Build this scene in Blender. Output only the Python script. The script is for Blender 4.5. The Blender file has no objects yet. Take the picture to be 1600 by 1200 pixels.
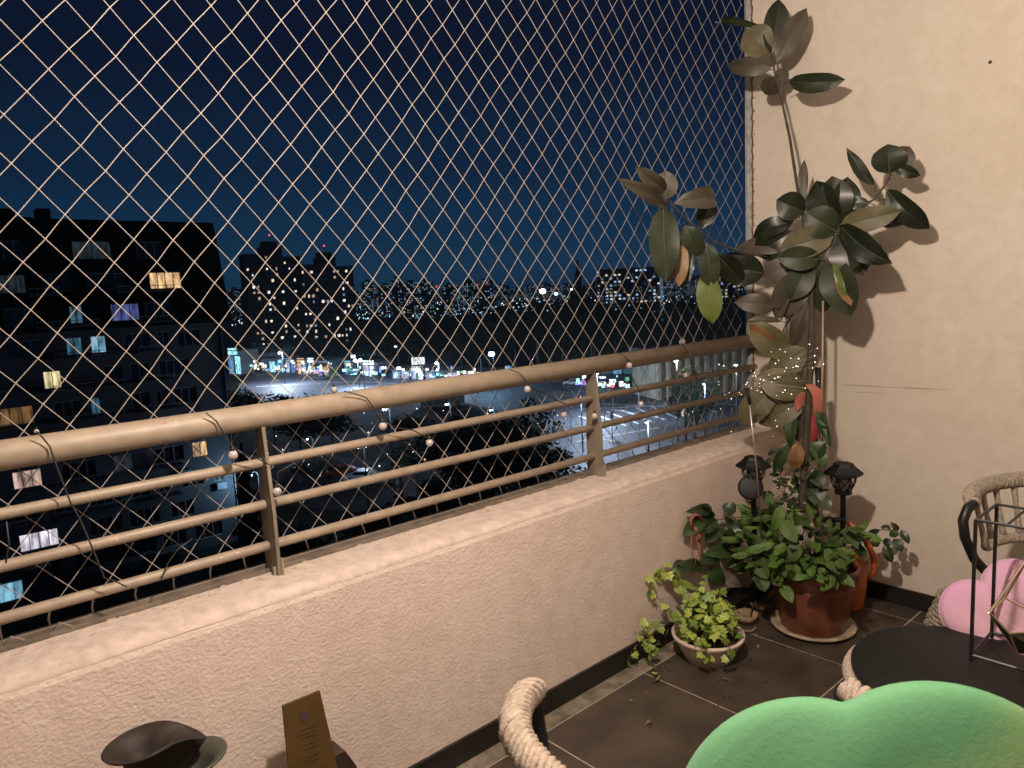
import bpy, math, random
from mathutils import Vector, Matrix
random.seed(7)
R = math.radians
scene = bpy.context.scene
col = scene.collection

# ------------------------------------------------------------------ camera
CP = Vector((-3.5226, -1.8499, 1.55)); FPX = 1151.33
YAW, PIT, ROL = .7287, .1268, -.0462
fw = Vector((math.sin(YAW)*math.cos(PIT), math.cos(YAW)*math.cos(PIT), -math.sin(PIT)))
r0 = Vector((math.cos(YAW), -math.sin(YAW), 0)); u0 = r0.cross(fw)
rt = math.cos(ROL)*r0 + math.sin(ROL)*u0
up = -math.sin(ROL)*r0 + math.cos(ROL)*u0
cam = bpy.data.cameras.new('camera'); cam.sensor_width = 36; cam.lens = 36*FPX/1600
cam.clip_start = .05; cam.clip_end = 9000
cam.dof.use_dof = True; cam.dof.focus_distance = 2.9; cam.dof.aperture_fstop = 9
co = bpy.data.objects.new('camera', cam); col.objects.link(co)
M = Matrix((rt, up, -fw)).transposed().to_4x4(); M.translation = CP
co.matrix_world = M; scene.camera = co

# ------------------------------------------------------------------ night sky
w = bpy.data.worlds.new('World'); scene.world = w; w.use_nodes = True
nt = w.node_tree; nt.nodes.clear()
out = nt.nodes.new('ShaderNodeOutputWorld'); bg = nt.nodes.new('ShaderNodeBackground')
tc = nt.nodes.new('ShaderNodeTexCoord'); sp = nt.nodes.new('ShaderNodeSeparateXYZ')
rp = nt.nodes.new('ShaderNodeValToRGB'); rp.color_ramp.interpolation = 'EASE'
nt.links.new(tc.outputs['Generated'], sp.inputs[0]); nt.links.new(sp.outputs['Z'], rp.inputs[0])
nt.links.new(rp.outputs[0], bg.inputs[0]); nt.links.new(bg.outputs[0], out.inputs[0])
els = rp.color_ramp.elements
els[0].position = 0; els[0].color = (.0075, .036, .082, 1)
els[1].position = .5; els[1].color = (.0035, .0052, .0145, 1)
for p, c in ((.03, (.0078, .036, .080)), (.09, (.0060, .0285, .070)), (.17, (.0046, .018, .048)), (.30, (.0038, .0085, .026))):
    e = els.new(p); e.color = (*c, 1)
bg.inputs[1].default_value = .9
vs = scene.view_settings; vs.view_transform = 'Standard'; vs.look = 'None'; vs.exposure = 0; vs.gamma = 1
scene.display_settings.display_device = 'sRGB'
scene.cycles.max_bounces = 6; scene.cycles.diffuse_bounces = 4; scene.cycles.sample_clamp_indirect = 4
LAMP_POS = Vector((-2.62, -1.05, 2.42)); LAMP_W = 222; LAMP_C = (1, .835, .69)

# ------------------------------------------------------------------ pixel measuring helpers (photo 1600 x 1200)
def ray(px, py): return fw + (px-800)/FPX*rt - (py-600)/FPX*up
def onp(px, py, ax, v):
    d = ray(px, py); return CP + d*((v-CP[ax])/d[ax])
def atd(px, py, d): return CP + ray(px, py)*d
def depth(p): return (Vector(p)-CP).dot(fw)
G = -20.0
def gnd(px, py, z=G): return onp(px, py, 2, z)

# ------------------------------------------------------------------ materials
MATS = {}
def mat(name, c, rough=.6, metal=0, spec=.5, var=.12, vs_=6, bump=0, bs=60, emit=None, es=0, coat=0, alpha=None, trans=0, sheen=0, obj_rand=None):
    if name in MATS: return MATS[name]
    m = bpy.data.materials.new(name); m.use_nodes = True; n = m.node_tree; b = n.nodes['Principled BSDF']
    b.inputs['Roughness'].default_value = rough; b.inputs['Metallic'].default_value = metal
    b.inputs['Specular IOR Level'].default_value = spec
    b.inputs['Coat Weight'].default_value = coat; b.inputs['Transmission Weight'].default_value = trans
    if sheen: b.inputs['Sheen Weight'].default_value = sheen
    t = n.nodes.new('ShaderNodeTexCoord')
    no = n.nodes.new('ShaderNodeTexNoise'); no.inputs['Scale'].default_value = vs_; no.inputs['Detail'].default_value = 5
    n.links.new(t.outputs['Object'], no.inputs['Vector'])
    mr = n.nodes.new('ShaderNodeMapRange'); mr.inputs[1].default_value = .3; mr.inputs[2].default_value = .7
    mr.inputs[3].default_value = 1-var; mr.inputs[4].default_value = 1+var
    n.links.new(no.outputs['Fac'], mr.inputs[0])
    mx = n.nodes.new('ShaderNodeVectorMath'); mx.operation = 'SCALE'
    if obj_rand:
        oi = n.nodes.new('ShaderNodeObjectInfo'); mc = n.nodes.new('ShaderNodeMix'); mc.data_type = 'RGBA'
        mc.inputs[6].default_value = (*c, 1); mc.inputs[7].default_value = (*obj_rand, 1)
        n.links.new(oi.outputs['Random'], mc.inputs[0]); n.links.new(mc.outputs[2], mx.inputs[0])
    else: mx.inputs[0].default_value = c
    n.links.new(mr.outputs[0], mx.inputs['Scale']); n.links.new(mx.outputs[0], b.inputs['Base Color'])
    if bump:
        n2 = n.nodes.new('ShaderNodeTexNoise'); n2.inputs['Scale'].default_value = bs; n2.inputs['Detail'].default_value = 4
        n.links.new(t.outputs['Object'], n2.inputs['Vector'])
        bu = n.nodes.new('ShaderNodeBump'); bu.inputs['Strength'].default_value = min(1, bump); bu.inputs['Distance'].default_value = .004*max(1, bump)
        n.links.new(n2.outputs['Fac'], bu.inputs['Height']); n.links.new(bu.outputs[0], b.inputs['Normal'])
    if emit:
        b.inputs['Emission Color'].default_value = (*emit, 1); b.inputs['Emission Strength'].default_value = es
        if es < 3:
            mpp = n.nodes.new('ShaderNodeMapping'); mpp.inputs['Scale'].default_value = (3.2, 3.2, .9); n.links.new(t.outputs['Object'], mpp.inputs[0])
            ne = n.nodes.new('ShaderNodeTexNoise'); ne.inputs['Scale'].default_value = .9; ne.inputs['Detail'].default_value = 4; n.links.new(mpp.outputs[0], ne.inputs['Vector'])
            me_ = n.nodes.new('ShaderNodeMapRange'); me_.inputs[1].default_value = .34; me_.inputs[2].default_value = .66; me_.inputs[3].default_value = es*.25; me_.inputs[4].default_value = es*1.75
            n.links.new(ne.outputs['Fac'], me_.inputs[0]); n.links.new(me_.outputs[0], b.inputs['Emission Strength'])
        m.cycles.emission_sampling = 'NONE'
    MATS[name] = m; return m

def stucco(name, c, scale, strength, dist, dirt=.25):
    m = bpy.data.materials.new(name); m.use_nodes = True; n = m.node_tree; b = n.nodes['Principled BSDF']
    b.inputs['Roughness'].default_value = .85; b.inputs['Specular IOR Level'].default_value = .25
    t = n.nodes.new('ShaderNodeTexCoord')
    def noise(s, d=4, r=.55):
        x = n.nodes.new('ShaderNodeTexNoise'); x.inputs['Scale'].default_value = s; x.inputs['Detail'].default_value = d; x.inputs['Roughness'].default_value = r
        n.links.new(t.outputs['Object'], x.inputs['Vector']); return x
    a, bb, cc = noise(scale, 3, .5), noise(scale*.33, 2, .5), noise(scale*3, 2, .5)
    vo = n.nodes.new('ShaderNodeTexVoronoi'); vo.inputs['Scale'].default_value = scale*.7; vo.feature = 'SMOOTH_F1'
    n.links.new(t.outputs['Object'], vo.inputs['Vector'])
    def math_(op, x, y):
        k = n.nodes.new('ShaderNodeMath'); k.operation = op
        for i, v in ((0, x), (1, y)):
            if isinstance(v, (int, float)): k.inputs[i].default_value = v
            else: n.links.new(v, k.inputs[i])
        return k.outputs[0]
    h = math_('ADD', math_('MULTIPLY', a.outputs['Fac'], 1.0), math_('MULTIPLY', bb.outputs['Fac'], .35))
    h = math_('ADD', h, math_('MULTIPLY', cc.outputs['Fac'], .35)); h = math_('ADD', h, math_('MULTIPLY', vo.outputs['Distance'], .5))
    bu = n.nodes.new('ShaderNodeBump'); bu.inputs['Strength'].default_value = strength; bu.inputs['Distance'].default_value = dist
    n.links.new(h, bu.inputs['Height']); n.links.new(bu.outputs[0], b.inputs['Normal'])
    d1 = noise(1.3, 6, .6); d2 = noise(14, 5, .65)
    f = math_('MULTIPLY', d1.outputs['Fac'], d2.outputs['Fac'])
    r = n.nodes.new('ShaderNodeValToRGB'); r.color_ramp.elements[0].position = .16; r.color_ramp.elements[1].position = .34
    k = 1-dirt
    r.color_ramp.elements[0].color = (c[0]*k, c[1]*k*.98, c[2]*k*.95, 1); r.color_ramp.elements[1].color = (*c, 1)
    n.links.new(f, r.inputs[0]); n.links.new(r.outputs[0], b.inputs['Base Color'])
    return m
STUCCO = stucco('parapet_stucco', (.66, .545, .485), 125, .8, .0032, .13)
WALLP = stucco('wall_paint', (.61, .54, .47), 150, .6, .0022, .09)
CONC = mat('sill_concrete', (.47, .385, .335), .9, var=.16, vs_=26, bump=.7, bs=90)
TILE = mat('floor_tile', (.052, .040, .031), .42, var=.35, vs_=7, bump=.15, bs=120)
GROUT = mat('grout', (.36, .29, .225), .9, var=.3, vs_=20)
DUST = mat('dusty_mortar', (.15, .125, .095), .95, var=.5, vs_=18, bump=.6, bs=60)
SKIRT = mat('black_skirting', (.012, .011, .010), .35, var=.3)
RAILM = mat('rail_paint', (.27, .212, .16), .5, var=.15, vs_=22, bump=.08, bs=200)
POSTM = mat('post_paint', (.20, .165, .125), .5, var=.2, vs_=12, bump=.2, bs=150)
CORD = mat('net_cord', (.33, .285, .255), .7, var=.15, vs_=30)
ALU = mat('sill_channel', (.20, .165, .135), .5, metal=.3, var=.3, vs_=20)
PLAST = mat('cable_black', (.018, .017, .016), .5)
TRIM = mat('pvc_trim', (.36, .36, .34), .6, var=.35, vs_=25)
JUTE = mat('brown_rope', (.14, .075, .04), .9, var=.3, vs_=60)
BULB = mat('bulb_frosted', (.80, .68, .64), .15, trans=.55, spec=.8)
BLK = mat('black_plastic', (.006, .006, .0065), .55, spec=.3, bump=.1, bs=90)
BLKM = mat('black_metal', (.012, .012, .012), .4, metal=.3)
TERR = mat('terracotta', (.165, .050, .024), .30, var=.5, vs_=9, bump=.15, bs=40)
ORNG = mat('orange_plastic', (.42, .10, .022), .35, var=.15)
SAUC = mat('dirty_saucer', (.32, .245, .165), .7, var=.5, vs_=22, bump=.4, bs=50)
BOWL = mat('pinkish_clay', (.54, .43, .37), .7, var=.25, vs_=14, bump=.2, bs=50)
SOIL = mat('soil', (.02, .014, .009), .95, var=.5, vs_=40, bump=1.0, bs=80)
ROPE = mat('grey_rope', (.30, .255, .20), .9, var=.35, vs_=90, bump=.8, bs=220)
ROPEP = mat('pale_rope', (.33, .265, .215), .9, var=.25, vs_=90, bump=.8, bs=220)
SHARD = mat('clay_shard', (.27, .18, .11), .8, var=.35, vs_=25, bump=.4, bs=40)
STEM = mat('plant_stem', (.045, .031, .021), .8, var=.35, vs_=35, bump=.6, bs=90)
STEMG = mat('green_stem', (.05, .042, .024), .7)
LD = mat('leaf_dark', (.010, .014, .007), .36, spec=.38, var=.25, vs_=25)
LB = mat('leaf_underside', (.046, .037, .024), .5, var=.2, vs_=25)
LO = mat('leaf_olive', (.085, .075, .036), .55, var=.22, vs_=20)
LG = mat('leaf_green', (.017, .025, .010), .48, spec=.35, var=.25, vs_=20)
LY = mat('leaf_bright', (.075, .10, .018), .4, var=.2, vs_=20)
LR = mat('leaf_orange', (.16, .078, .028), .5, var=.35, vs_=25)
RIB = mat('leaf_midrib', (.10, .09, .05), .5)
BUSH = mat('bush_leaf', (.026, .052, .012), .55, spec=.35, var=.3, vs_=30, obj_rand=(.075, .14, .024))
VINE = mat('vine_leaf', (.012, .026, .009), .4, var=.3, vs_=30, obj_rand=(.022, .05, .012))
IVY = mat('ivy_leaf', (.09, .16, .025), .5, var=.55, vs_=110, obj_rand=(.30, .36, .07))
VASE = mat('dark_bronze', (.020, .013, .010), .68, metal=.1, var=.3, vs_=14)
VASG = mat('grey_bronze', (.055, .055, .042), .5, metal=.1, var=.3, vs_=14)
PLAQ = mat('plaque_bronze', (.068, .036, .006), .5, metal=.1, var=.14, vs_=9, bump=.05, bs=60)
PLAQD = mat('plaque_marks', (.045, .022, .012), .6)
CORAL = mat('coral_cloth', (.30, .095, .065), .7, var=.2, bump=.3, bs=90)
REDC = mat('red_cloth', (.22, .022, .025), .7, var=.2)
GOLD = mat('gold_wire', (.62, .48, .36), .35, metal=.9)
GLASSD = mat('smoky_glass', (.03, .024, .015), .1, spec=.8)
WOODD = mat('dark_wood', (.035, .022, .014), .5, var=.3, vs_=12)
TAN = mat('bamboo', (.30, .20, .12), .6, var=.2)
WHITE = mat('white_flower', (.6, .56, .48), .6)
CLEAR = mat('clear_film', (.42, .38, .34), .2, trans=.4, spec=.6, bump=.6, bs=40)
TIP = mat('fibre_tip', (.9, .85, .8), .3, emit=(1, .86, .74), es=4)
FIB = mat('fibre', (.30, .25, .19), .3, trans=.3)
STEEL = mat('steel_rod', (.35, .32, .28), .3, metal=.8)
LGL = mat('lantern_glass', (.12, .10, .08), .1, spec=.8, trans=.6)

# ------------------------------------------------------------------ mesh building
class MB:
    def __init__(s): s.v = []; s.f = []
    def add(s, vs, fs):
        o = len(s.v); s.v += [Vector(a) for a in vs]; s.f += [tuple(i+o for i in f) for f in fs]; return s
    def box(s, c, d, rz=0, rx=0, ry=0):
        m = Matrix.Rotation(rz, 3, 'Z') @ Matrix.Rotation(ry, 3, 'Y') @ Matrix.Rotation(rx, 3, 'X'); c = Vector(c)
        vs = [c + m @ Vector((x*d[0]/2, y*d[1]/2, z*d[2]/2)) for z in (-1, 1) for y in (-1, 1) for x in (-1, 1)]
        return s.add(vs, [(0, 2, 3, 1), (4, 5, 7, 6), (0, 1, 5, 4), (2, 6, 7, 3), (0, 4, 6, 2), (1, 3, 7, 5)])
    def bx(s, x0, x1, y0, y1, z0, z1): return s.box(((x0+x1)/2, (y0+y1)/2, (z0+z1)/2), (x1-x0, y1-y0, z1-z0))
    def tube(s, pts, r, n=8, closed=False, twist=0):
        pts = [Vector(p) for p in pts]; k = len(pts)
        rs = r if isinstance(r, (list, tuple)) else [r]*k
        o = len(s.v); ref = None
        for i, p in enumerate(pts):
            a = pts[(i-1) % k] if (i or closed) else p; b = pts[(i+1) % k] if (i < k-1 or closed) else p
            t = (b-a).normalized()
            if ref is None: ref = t.orthogonal().normalized()
            ref = (ref - t*ref.dot(t)).normalized(); bi = t.cross(ref)
            for j in range(n):
                an = 2*math.pi*j/n; s.v.append(p + rs[i]*(math.cos(an)*ref + math.sin(an)*bi))
        for i in range(k if closed else k-1):
            i2 = (i+1) % k
            for j in range(n):
                s.f.append((o+i*n+j, o+i*n+(j+1) % n, o+i2*n+(j+1) % n, o+i2*n+j))
        if not closed:
            s.f.append(tuple(o+j for j in reversed(range(n)))); s.f.append(tuple(o+(k-1)*n+j for j in range(n)))
        return s
    def lathe(s, prof, c=(0, 0, 0), n=28, fn=None, cap=True):
        c = Vector(c); o = len(s.v); k = len(prof)
        for i, (r, z) in enumerate(prof):
            for j in range(n):
                a = 2*math.pi*j/n; p = Vector((r*math.cos(a), r*math.sin(a), z))
                s.v.append(c + (fn(p, a, i) if fn else p))
        for i in range(k-1):
            for j in range(n): s.f.append((o+i*n+j, o+i*n+(j+1) % n, o+(i+1)*n+(j+1) % n, o+(i+1)*n+j))
        if cap:
            s.f.append(tuple(o+j for j in reversed(range(n)))); s.f.append(tuple(o+(k-1)*n+j for j in range(n)))
        return s
    def ball(s, c, r, n=10, sz=1):
        pr = [(max(1e-4, r*math.sin(math.pi*i/n)), -r*sz*math.cos(math.pi*i/n)) for i in range(n+1)]
        return s.lathe(pr, c, n=max(6, n))
    def prism(s, poly, d):
        poly = [Vector(p) for p in poly]; d = Vector(d); k = len(poly)
        return s.add(poly+[p+d for p in poly], [tuple(range(k)), tuple(reversed(range(k, 2*k)))] + [(i, i+k, (i+1) % k+k, (i+1) % k) for i in range(k)])
    def ico(s, c, r):
        c = Vector(c); a = [Vector(q)*r+c for q in ((1, 0, 0), (-1, 0, 0), (0, 1, 0), (0, -1, 0), (0, 0, 1), (0, 0, -1))]
        return s.add(a, [(0, 2, 4), (2, 1, 4), (1, 3, 4), (3, 0, 4), (2, 0, 5), (1, 2, 5), (3, 1, 5), (0, 3, 5)])
    def mesh(s, name, m, off=Vector(), smooth=False):
        me = bpy.data.meshes.new(name); me.from_pydata([tuple(v-off) for v in s.v], [], s.f)
        if m: me.materials.append(m)
        if smooth: me.polygons.foreach_set('use_smooth', [True]*len(me.polygons))
        me.update(); return me
def wloc(o):
    l = Vector()
    while o: l += o.location; o = o.parent
    return l
def link(name, data, parent=None):
    o = bpy.data.objects.new(name, data); col.objects.link(o)
    if parent: o.parent = parent
    return o
def build(mb, name, m, parent=None, smooth=False, origin=None, local=False, kind=None, label=None):
    off = Vector(origin) if origin is not None else Vector()
    if parent is not None and not local: off = wloc(parent)
    me = mb.mesh(name, m, off if not local else Vector(), smooth)
    o = link(name, me, parent)
    if origin is not None and parent is None: o.location = off

    if kind: o['kind'] = kind
    if label: o['label'] = label
    return o

def thing(name, label, cat, loc=(0, 0, 0), rz=0, group=None):
    o = link(name, None); o.location = loc; o.rotation_euler = (0, 0, rz)
    o['label'] = label; o['category'] = cat
    if group: o['group'] = group
    return o
def tag(o, label, cat, group=None, kind=None):
    o['label'] = label; o['category'] = cat
    if group: o['group'] = group
    if kind: o['kind'] = kind
    return o
def copy_tree(o, parent=None):
    c = o.copy(); col.objects.link(c); c.parent = parent
    for ch in list(o.children): copy_tree(ch, c)
    return c

# ================================================================== THE BALCONY
# floor: grout sheet and tiles
fl = build(MB().bx(-6.2, 0, -3.6, .0, -.12, -.0012), 'floor', GROUT, kind='structure')
TS = .583; tm = None
for i in range(-9, 2):
    for j in range(-6, 1):
        x0 = -.726+TS*i; x1 = x0+TS; y1 = -.085-TS*(-j); y0 = y1-TS
        x1 = min(x1, -.003)
        if x0 >= -.05 or y1 < -3.0 or x0 < -5.6: continue
        t = build(MB().bx(x0+.0032, x1-.0032, y0+.0032, y1-.0032, -.006, random.uniform(0, .0006)), 'tile', TILE, fl)
build(MB().bx(-6.2, -.003, -.083, -.003, -.006, -.0004), 'mortar_strip', DUST, fl)
# parapet
pm = MB(); prof = [(0, 0), (0, .728), (.003, .742), (.010, .753), (.020, .760), (.034, .765), (.050, .766), (.205, .766), (.205, -.3), (0, -.3)]
pm.prism([(-6.2, y, z) for y, z in prof], (6.2, 0, 0))
par = build(pm, 'wall_parapet', STUCCO, kind='structure')
# smooth worn coping and channel on top
def pz(y):
    P_ = [(0, .728), (.003, .742), (.010, .753), (.020, .760), (.034, .765), (.050, .766), (.3, .766)]
    for (a, za), (b, zb_) in zip(P_, P_[1:]):
        if y <= b: return za+(zb_-za)*(y-a)/(b-a)
cm = MB(); rc = random.Random(3); NC = 420; wk = 0
CPR = [(.0015, .7455), (.0046, .7502), (.0085, .7552), (.019, .7618), (.0335, .7672), (.050, .7684), (.085, .7690), (.125, .7696), (.168, .7700)]
for i in range(NC+1):
    x = -6.2+6.198*i/NC; wk = .85*wk+rc.uniform(-.0016, .0016)
    for q, (y, z) in enumerate(CPR):
        cm.v.append(Vector((x, y+(.0012 if q == 0 else 0), z+(wk-.0012 if q == 0 else rc.uniform(0, .0006)))))
cm.f = [(i*9+q, (i+1)*9+q, (i+1)*9+q+1, i*9+q+1) for i in range(NC) for q in range(8)]
build(cm, 'coping', CONC, par, True)
ch = MB().bx(-6.2, -.002, .170, .206, .7662, .7735); ch.bx(-6.2, -.002, .172, .1745, .7738, .782); ch.bx(-6.2, -.002, .2, .2055, .7738, .790)
build(ch, 'channel', ALU, par)
crumbs = MB()
for i in range(170):
    x = random.uniform(-3.6, -.3); y = random.gauss(.15, .016); s_ = random.uniform(.002, .006)
    crumbs.box((x, y, .7715), (s_*random.uniform(1, 6), s_, s_*.6), rz=random.uniform(-.5, .5))
o = build(crumbs, 'plaster_crumbs', CONC, par); o['kind'] = 'stuff'
# right wall, back wall, ceiling, slab above
rw = build(MB().bx(0, .22, -3.6, .205, -.3, 3.4), 'wall_right', WALLP, kind='structure')
build(MB().bx(-6.2, -6.0, -3.6, .205, -.3, 3.4), 'wall_left', WALLP, kind='structure')
bw = build(MB().bx(-6.2, .2, -3.8, -3.6, -.3, 3.4), 'wall_back', WALLP, kind='structure')
build(MB().bx(-6.2, .22, -3.8, .205, 3.4, 3.6), 'ceiling', mat('ceiling_paint', (.6, .56, .5), .9), kind='structure')
# skirting tiles
sk = link('skirting', None); sk['kind'] = 'structure'
for i in range(0, 9):
    x1 = -.012-TS*i
    build(MB().bx(x1-TS+.002, x1, -.011, -.0005, -.003, .083), 'skirting_tile', SKIRT, sk)
    y1 = -.143-TS*(i-1)
    if i < 6: build(MB().bx(-.011, -.0005, y1-TS+.002, min(y1, -.012), -.003, .083), 'skirting_tile', SKIRT, sk)
# scuffs and scratch on the right wall: shallow groove strips
sc = MB()
for (a, b, c_, d, t_) in ((1315, 601, 1400, 606, .0016), (1400, 606, 1482, 609, .002), (1330, 612, 1390, 616, .0012)):
    p, q = onp(a, b, 0, -.0008), onp(c_, d, 0, -.0008)
    sc.tube([p, p.lerp(q, .4)+Vector((0, 0, .0015)), q], [t_*.4, t_, t_*.3], 5)
build(sc, 'scratch', mat('scuff', (.30, .24, .19), .9), rw)
nh = onp(1547, 97, 0, -.002)
build(MB().tube([nh, nh+Vector((.004, 0, 0))], .007, 8), 'nail_hole', mat('hole', (.05, .035, .03), .9), rw)
# white trim and rope down the outer edge of the wall
tr = MB().bx(-.006, .0, .180, .2085, .80, 3.4)
tro = build(tr, 'edge_trim', TRIM, rw)
rp_ = MB(); pts = []
for i in range(150):
    z = .82+i*.0165; pts.append((-.008+random.uniform(-.002, .002), .176+.002*math.sin(i*1.3)+random.uniform(-.001, .001), z))
rp_.tube(pts, [.0035+.0015*(i % 2) for i in range(150)], 6)
for i in range(34):
    z = .85+i*.057; rp_.tube([(-.009, .174, z), (-.013, .166, z+random.uniform(-.01, .01)), (-.008, .160, z+.004)], [.002, .0015, .001], 4)
tag(build(rp_, 'edge_rope', JUTE, smooth=True), 'thin brown knotted rope running down the outer edge of the beige wall', 'rope')

# railing
CHIPA = mat('paint_drip', (.55, .48, .40), .7); CHIPB = mat('rust_spot', (.10, .055, .03), .9)
rail = thing('balcony_railing', 'beige painted tubular railing with thick handrail and three thin bars on the parapet', 'railing', (-3, .174, .766))
def rod(y, z, r, x0=-5.9, x1=0, n=20): return MB().tube([(x0, y, z), (x1, y, z)], r, n)
build(rod(.170, 1.2283, .0355), 'handrail', RAILM, rail, True)
for z in (1.0938, .9718, .850): build(rod(.170, z, .0142, n=14), 'rail_bar', RAILM, rail, True)
for x in (-4.084, -2.686, -1.283):
    p = MB().prism([(x-.005, .146, 1.2), (x-.005, .194, 1.2), (x-.005, .203, .95), (x-.005, .204, .768), (x-.005, .120, .768), (x-.005, .122, .95)], (.010, 0, 0))
    po = build(p, 'post', POSTM, rail)
    f = MB().bx(x+.0052, x+.0115, .116, .124, .767, .82); f.bx(x-.013, x-.0052, .132, .138, .767, .795)
    build(f, 'weld_tab', RAILM, po)
ck = random.Random(12)
for i in range(26):
    x = -3.45+ck.random()**1.3*3.2; z, rr = ck.choice(((1.2283, .0355), (1.0938, .0142), (.9718, .0142), (.85, .0142))); a = R(ck.uniform(185, 260)); c = Vector((x, .170+rr*math.sin(a), z+rr*abs(math.cos(a))*.8))
    nn = Vector((0, math.sin(a), abs(math.cos(a))*.8)).normalized(); tt = nn.cross(Vector((1, 0, 0))); n_ = 6; c = Vector((x, .170, z))+nn*(rr+.0002)
    pts = [c+Vector((1, 0, 0))*math.cos(k)*ck.uniform(.0015, .006)+tt*math.sin(k)*ck.uniform(.0008, .002) for k in [2*math.pi*q/n_ for q in range(n_)]]
    build(MB().add(pts, [tuple(range(n_))]), 'paint_chip', ck.choice((CHIPA, CHIPB)), rail)
wf = MB().tube([(-.006, .17, 1.2283), (0, .17, 1.2283)], .05, 20); build(wf, 'wall_flange', RAILM, rail, True)

# safety net
NY = .2145; k_ = (NY+1.8499)/(.2+1.8499)
n0 = onp(30, 336, 1, NY); n1 = onp(883, 471, 1, NY)
DX = (n1.x-n0.x)/37; DZ = (n0.z-n1.z)/5
zb = n0.z-17*DZ; xb = n0.x+DX
net = thing('safety_net', 'beige diamond mesh safety net stretched from the parapet to the ceiling', 'net', (-2, NY, .79))
XL, XR, ZT = -4.6, -.004, 3.39
def wob(x, z): return Vector((.0038*math.sin(3.1*z+2.3*x)+.0016*math.sin(31*x+z*17), .006*math.sin(5*x+2*z), .0034*math.sin(4*x-2.6*z)+.0016*math.sin(23*z+11*x)))
nets = []
for s in (1, -1):
    for m_ in range(-80, 90):
        x = xb+m_*2*DX; pts = []; rs = []; z = zb; xx = x
        while z <= ZT:
            if XL <= xx <= XR:
                w_ = wob(xx, z)
                for t_, rr in ((-.06, .00118), (0, .0018), (.06, .00118)):
                    q = Vector((xx+s*DX*t_, NY+.0006*s, z+DZ*t_))+w_; pts.append(q); rs.append(rr)
            xx += s*DX; z += DZ
        if len(pts) > 3:
            build(MB().tube(pts, rs, 5), 'cord', CORD, net, True)
m_ = -80
for m_ in range(-60, 80):
    x = xb+m_*2*DX
    if not XL < x < XR: continue
    w_ = wob(x, zb); j = random.uniform(-.004, .004)
    p = Vector((x, NY, zb))+w_
    ties = MB(); ties.tube([p, (x+j*.5, NY-.006, (zb+.785)/2), (x+j, .2, .783)], [.0024, .0028, .0022], 5)
    if random.random() < .25: ties.tube([(x+j, .19, .779), (x+j+.015, .175, .80), (x+j+.04, .165, .785)], .0012, 4)
    build(ties, 'tie', CORD, net, True)
build(MB().tube([(XL, .203, .785), (0, .203, .785)], .0035, 6), 'border_cord', CORD, net, True)
build(MB().tube([(-.004, NY, .785), (-.004, NY, 3.39)], .0035, 6), 'border_cord', TRIM, net, True)

# string of globe bulbs wound round the railing
sl = thing('string_lights', 'unlit string of small frosted globe bulbs on black wire wound round the railing', 'string lights', (-2, .13, 1.2))
YF = .125
wires = [[(57, 674), (66, 683), (78, 698), (86, 722), (97, 752), (110, 785), (125, 812), (140, 846), (152, 876), (163, 903), (180, 908), (198, 917)],
 [(322, 645), (338, 658), (346, 672), (358, 690), (364, 702)], [(364, 700), (385, 712), (402, 716), (420, 726)], [(433, 760), (434, 738), (452, 728), (470, 719)],
 [(538, 611), (560, 617), (573, 622), (580, 632), (590, 650), (598, 658)], [(598, 660), (620, 668), (645, 672), (661, 680), (670, 686)],
 [(796, 577), (812, 583), (820, 592), (824, 600)], [(824, 604), (845, 612), (862, 622), (885, 632)],
 [(960, 549), (975, 556), (985, 566)], [(983, 578), (990, 596), (1000, 612), (1010, 628)], [(1064, 537), (1072, 545), (1076, 552)], [(1076, 552), (1084, 575), (1090, 600)], [(10, 815), (14, 850), (9, 880)], [(252, 905), (262, 880), (278, 858), (300, 842)]]
for wv in wires:
    pts = []
    for a, b in wv:
        pts.append(onp(a, b, 1, YF))
    build(MB().tube(pts, .0019, 6), 'wire', PLAST, sl, True)
for (a, b, r_) in ((364, 711, 7.5), (433, 768, 7), (598, 666, 6.5), (671, 692, 6), (522, 609, 5.5), (824, 608, 5.5), (983, 571, 5), (1001, 631, 5), (881, 648, 5), (929, 650, 5), (57, 674, 3.6), (1066, 534, 5), (1071, 586, 4)):
    c = onp(a, b, 1, .232 if b in (609, 674, 534) else YF); rr = r_*depth(c)/FPX
    bo = build(MB().ball(c, rr, 12), 'bulb', BULB, sl, True)
    build(MB().tube([c+Vector((0, 0, rr*.85)), c+Vector((0, 0, rr*1.7))], rr*.38, 8), 'cap', PLAST, bo, True)

# ceiling lamp that lights the balcony
lm = thing('ceiling_lamp', 'round warm ceiling lamp above the middle of the balcony', 'lamp', (LAMP_POS.x, LAMP_POS.y, 3.4))
build(MB().lathe([(.09, 3.36), (.10, 3.40)], (LAMP_POS.x, LAMP_POS.y, 0)), 'base', BLKM, lm)
ld = bpy.data.lights.new('lamp_light', 'POINT'); ld.energy = LAMP_W; ld.color = LAMP_C; ld.shadow_soft_size = .045
lo = link('lamp_light', ld, lm); lo.location = (0, 0, LAMP_POS.z-3.4)
build(MB().tube([LAMP_POS+Vector((0, 0, .06)), (LAMP_POS.x, LAMP_POS.y, 3.37)], .004, 6), 'cord', PLAST, lm)

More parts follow.
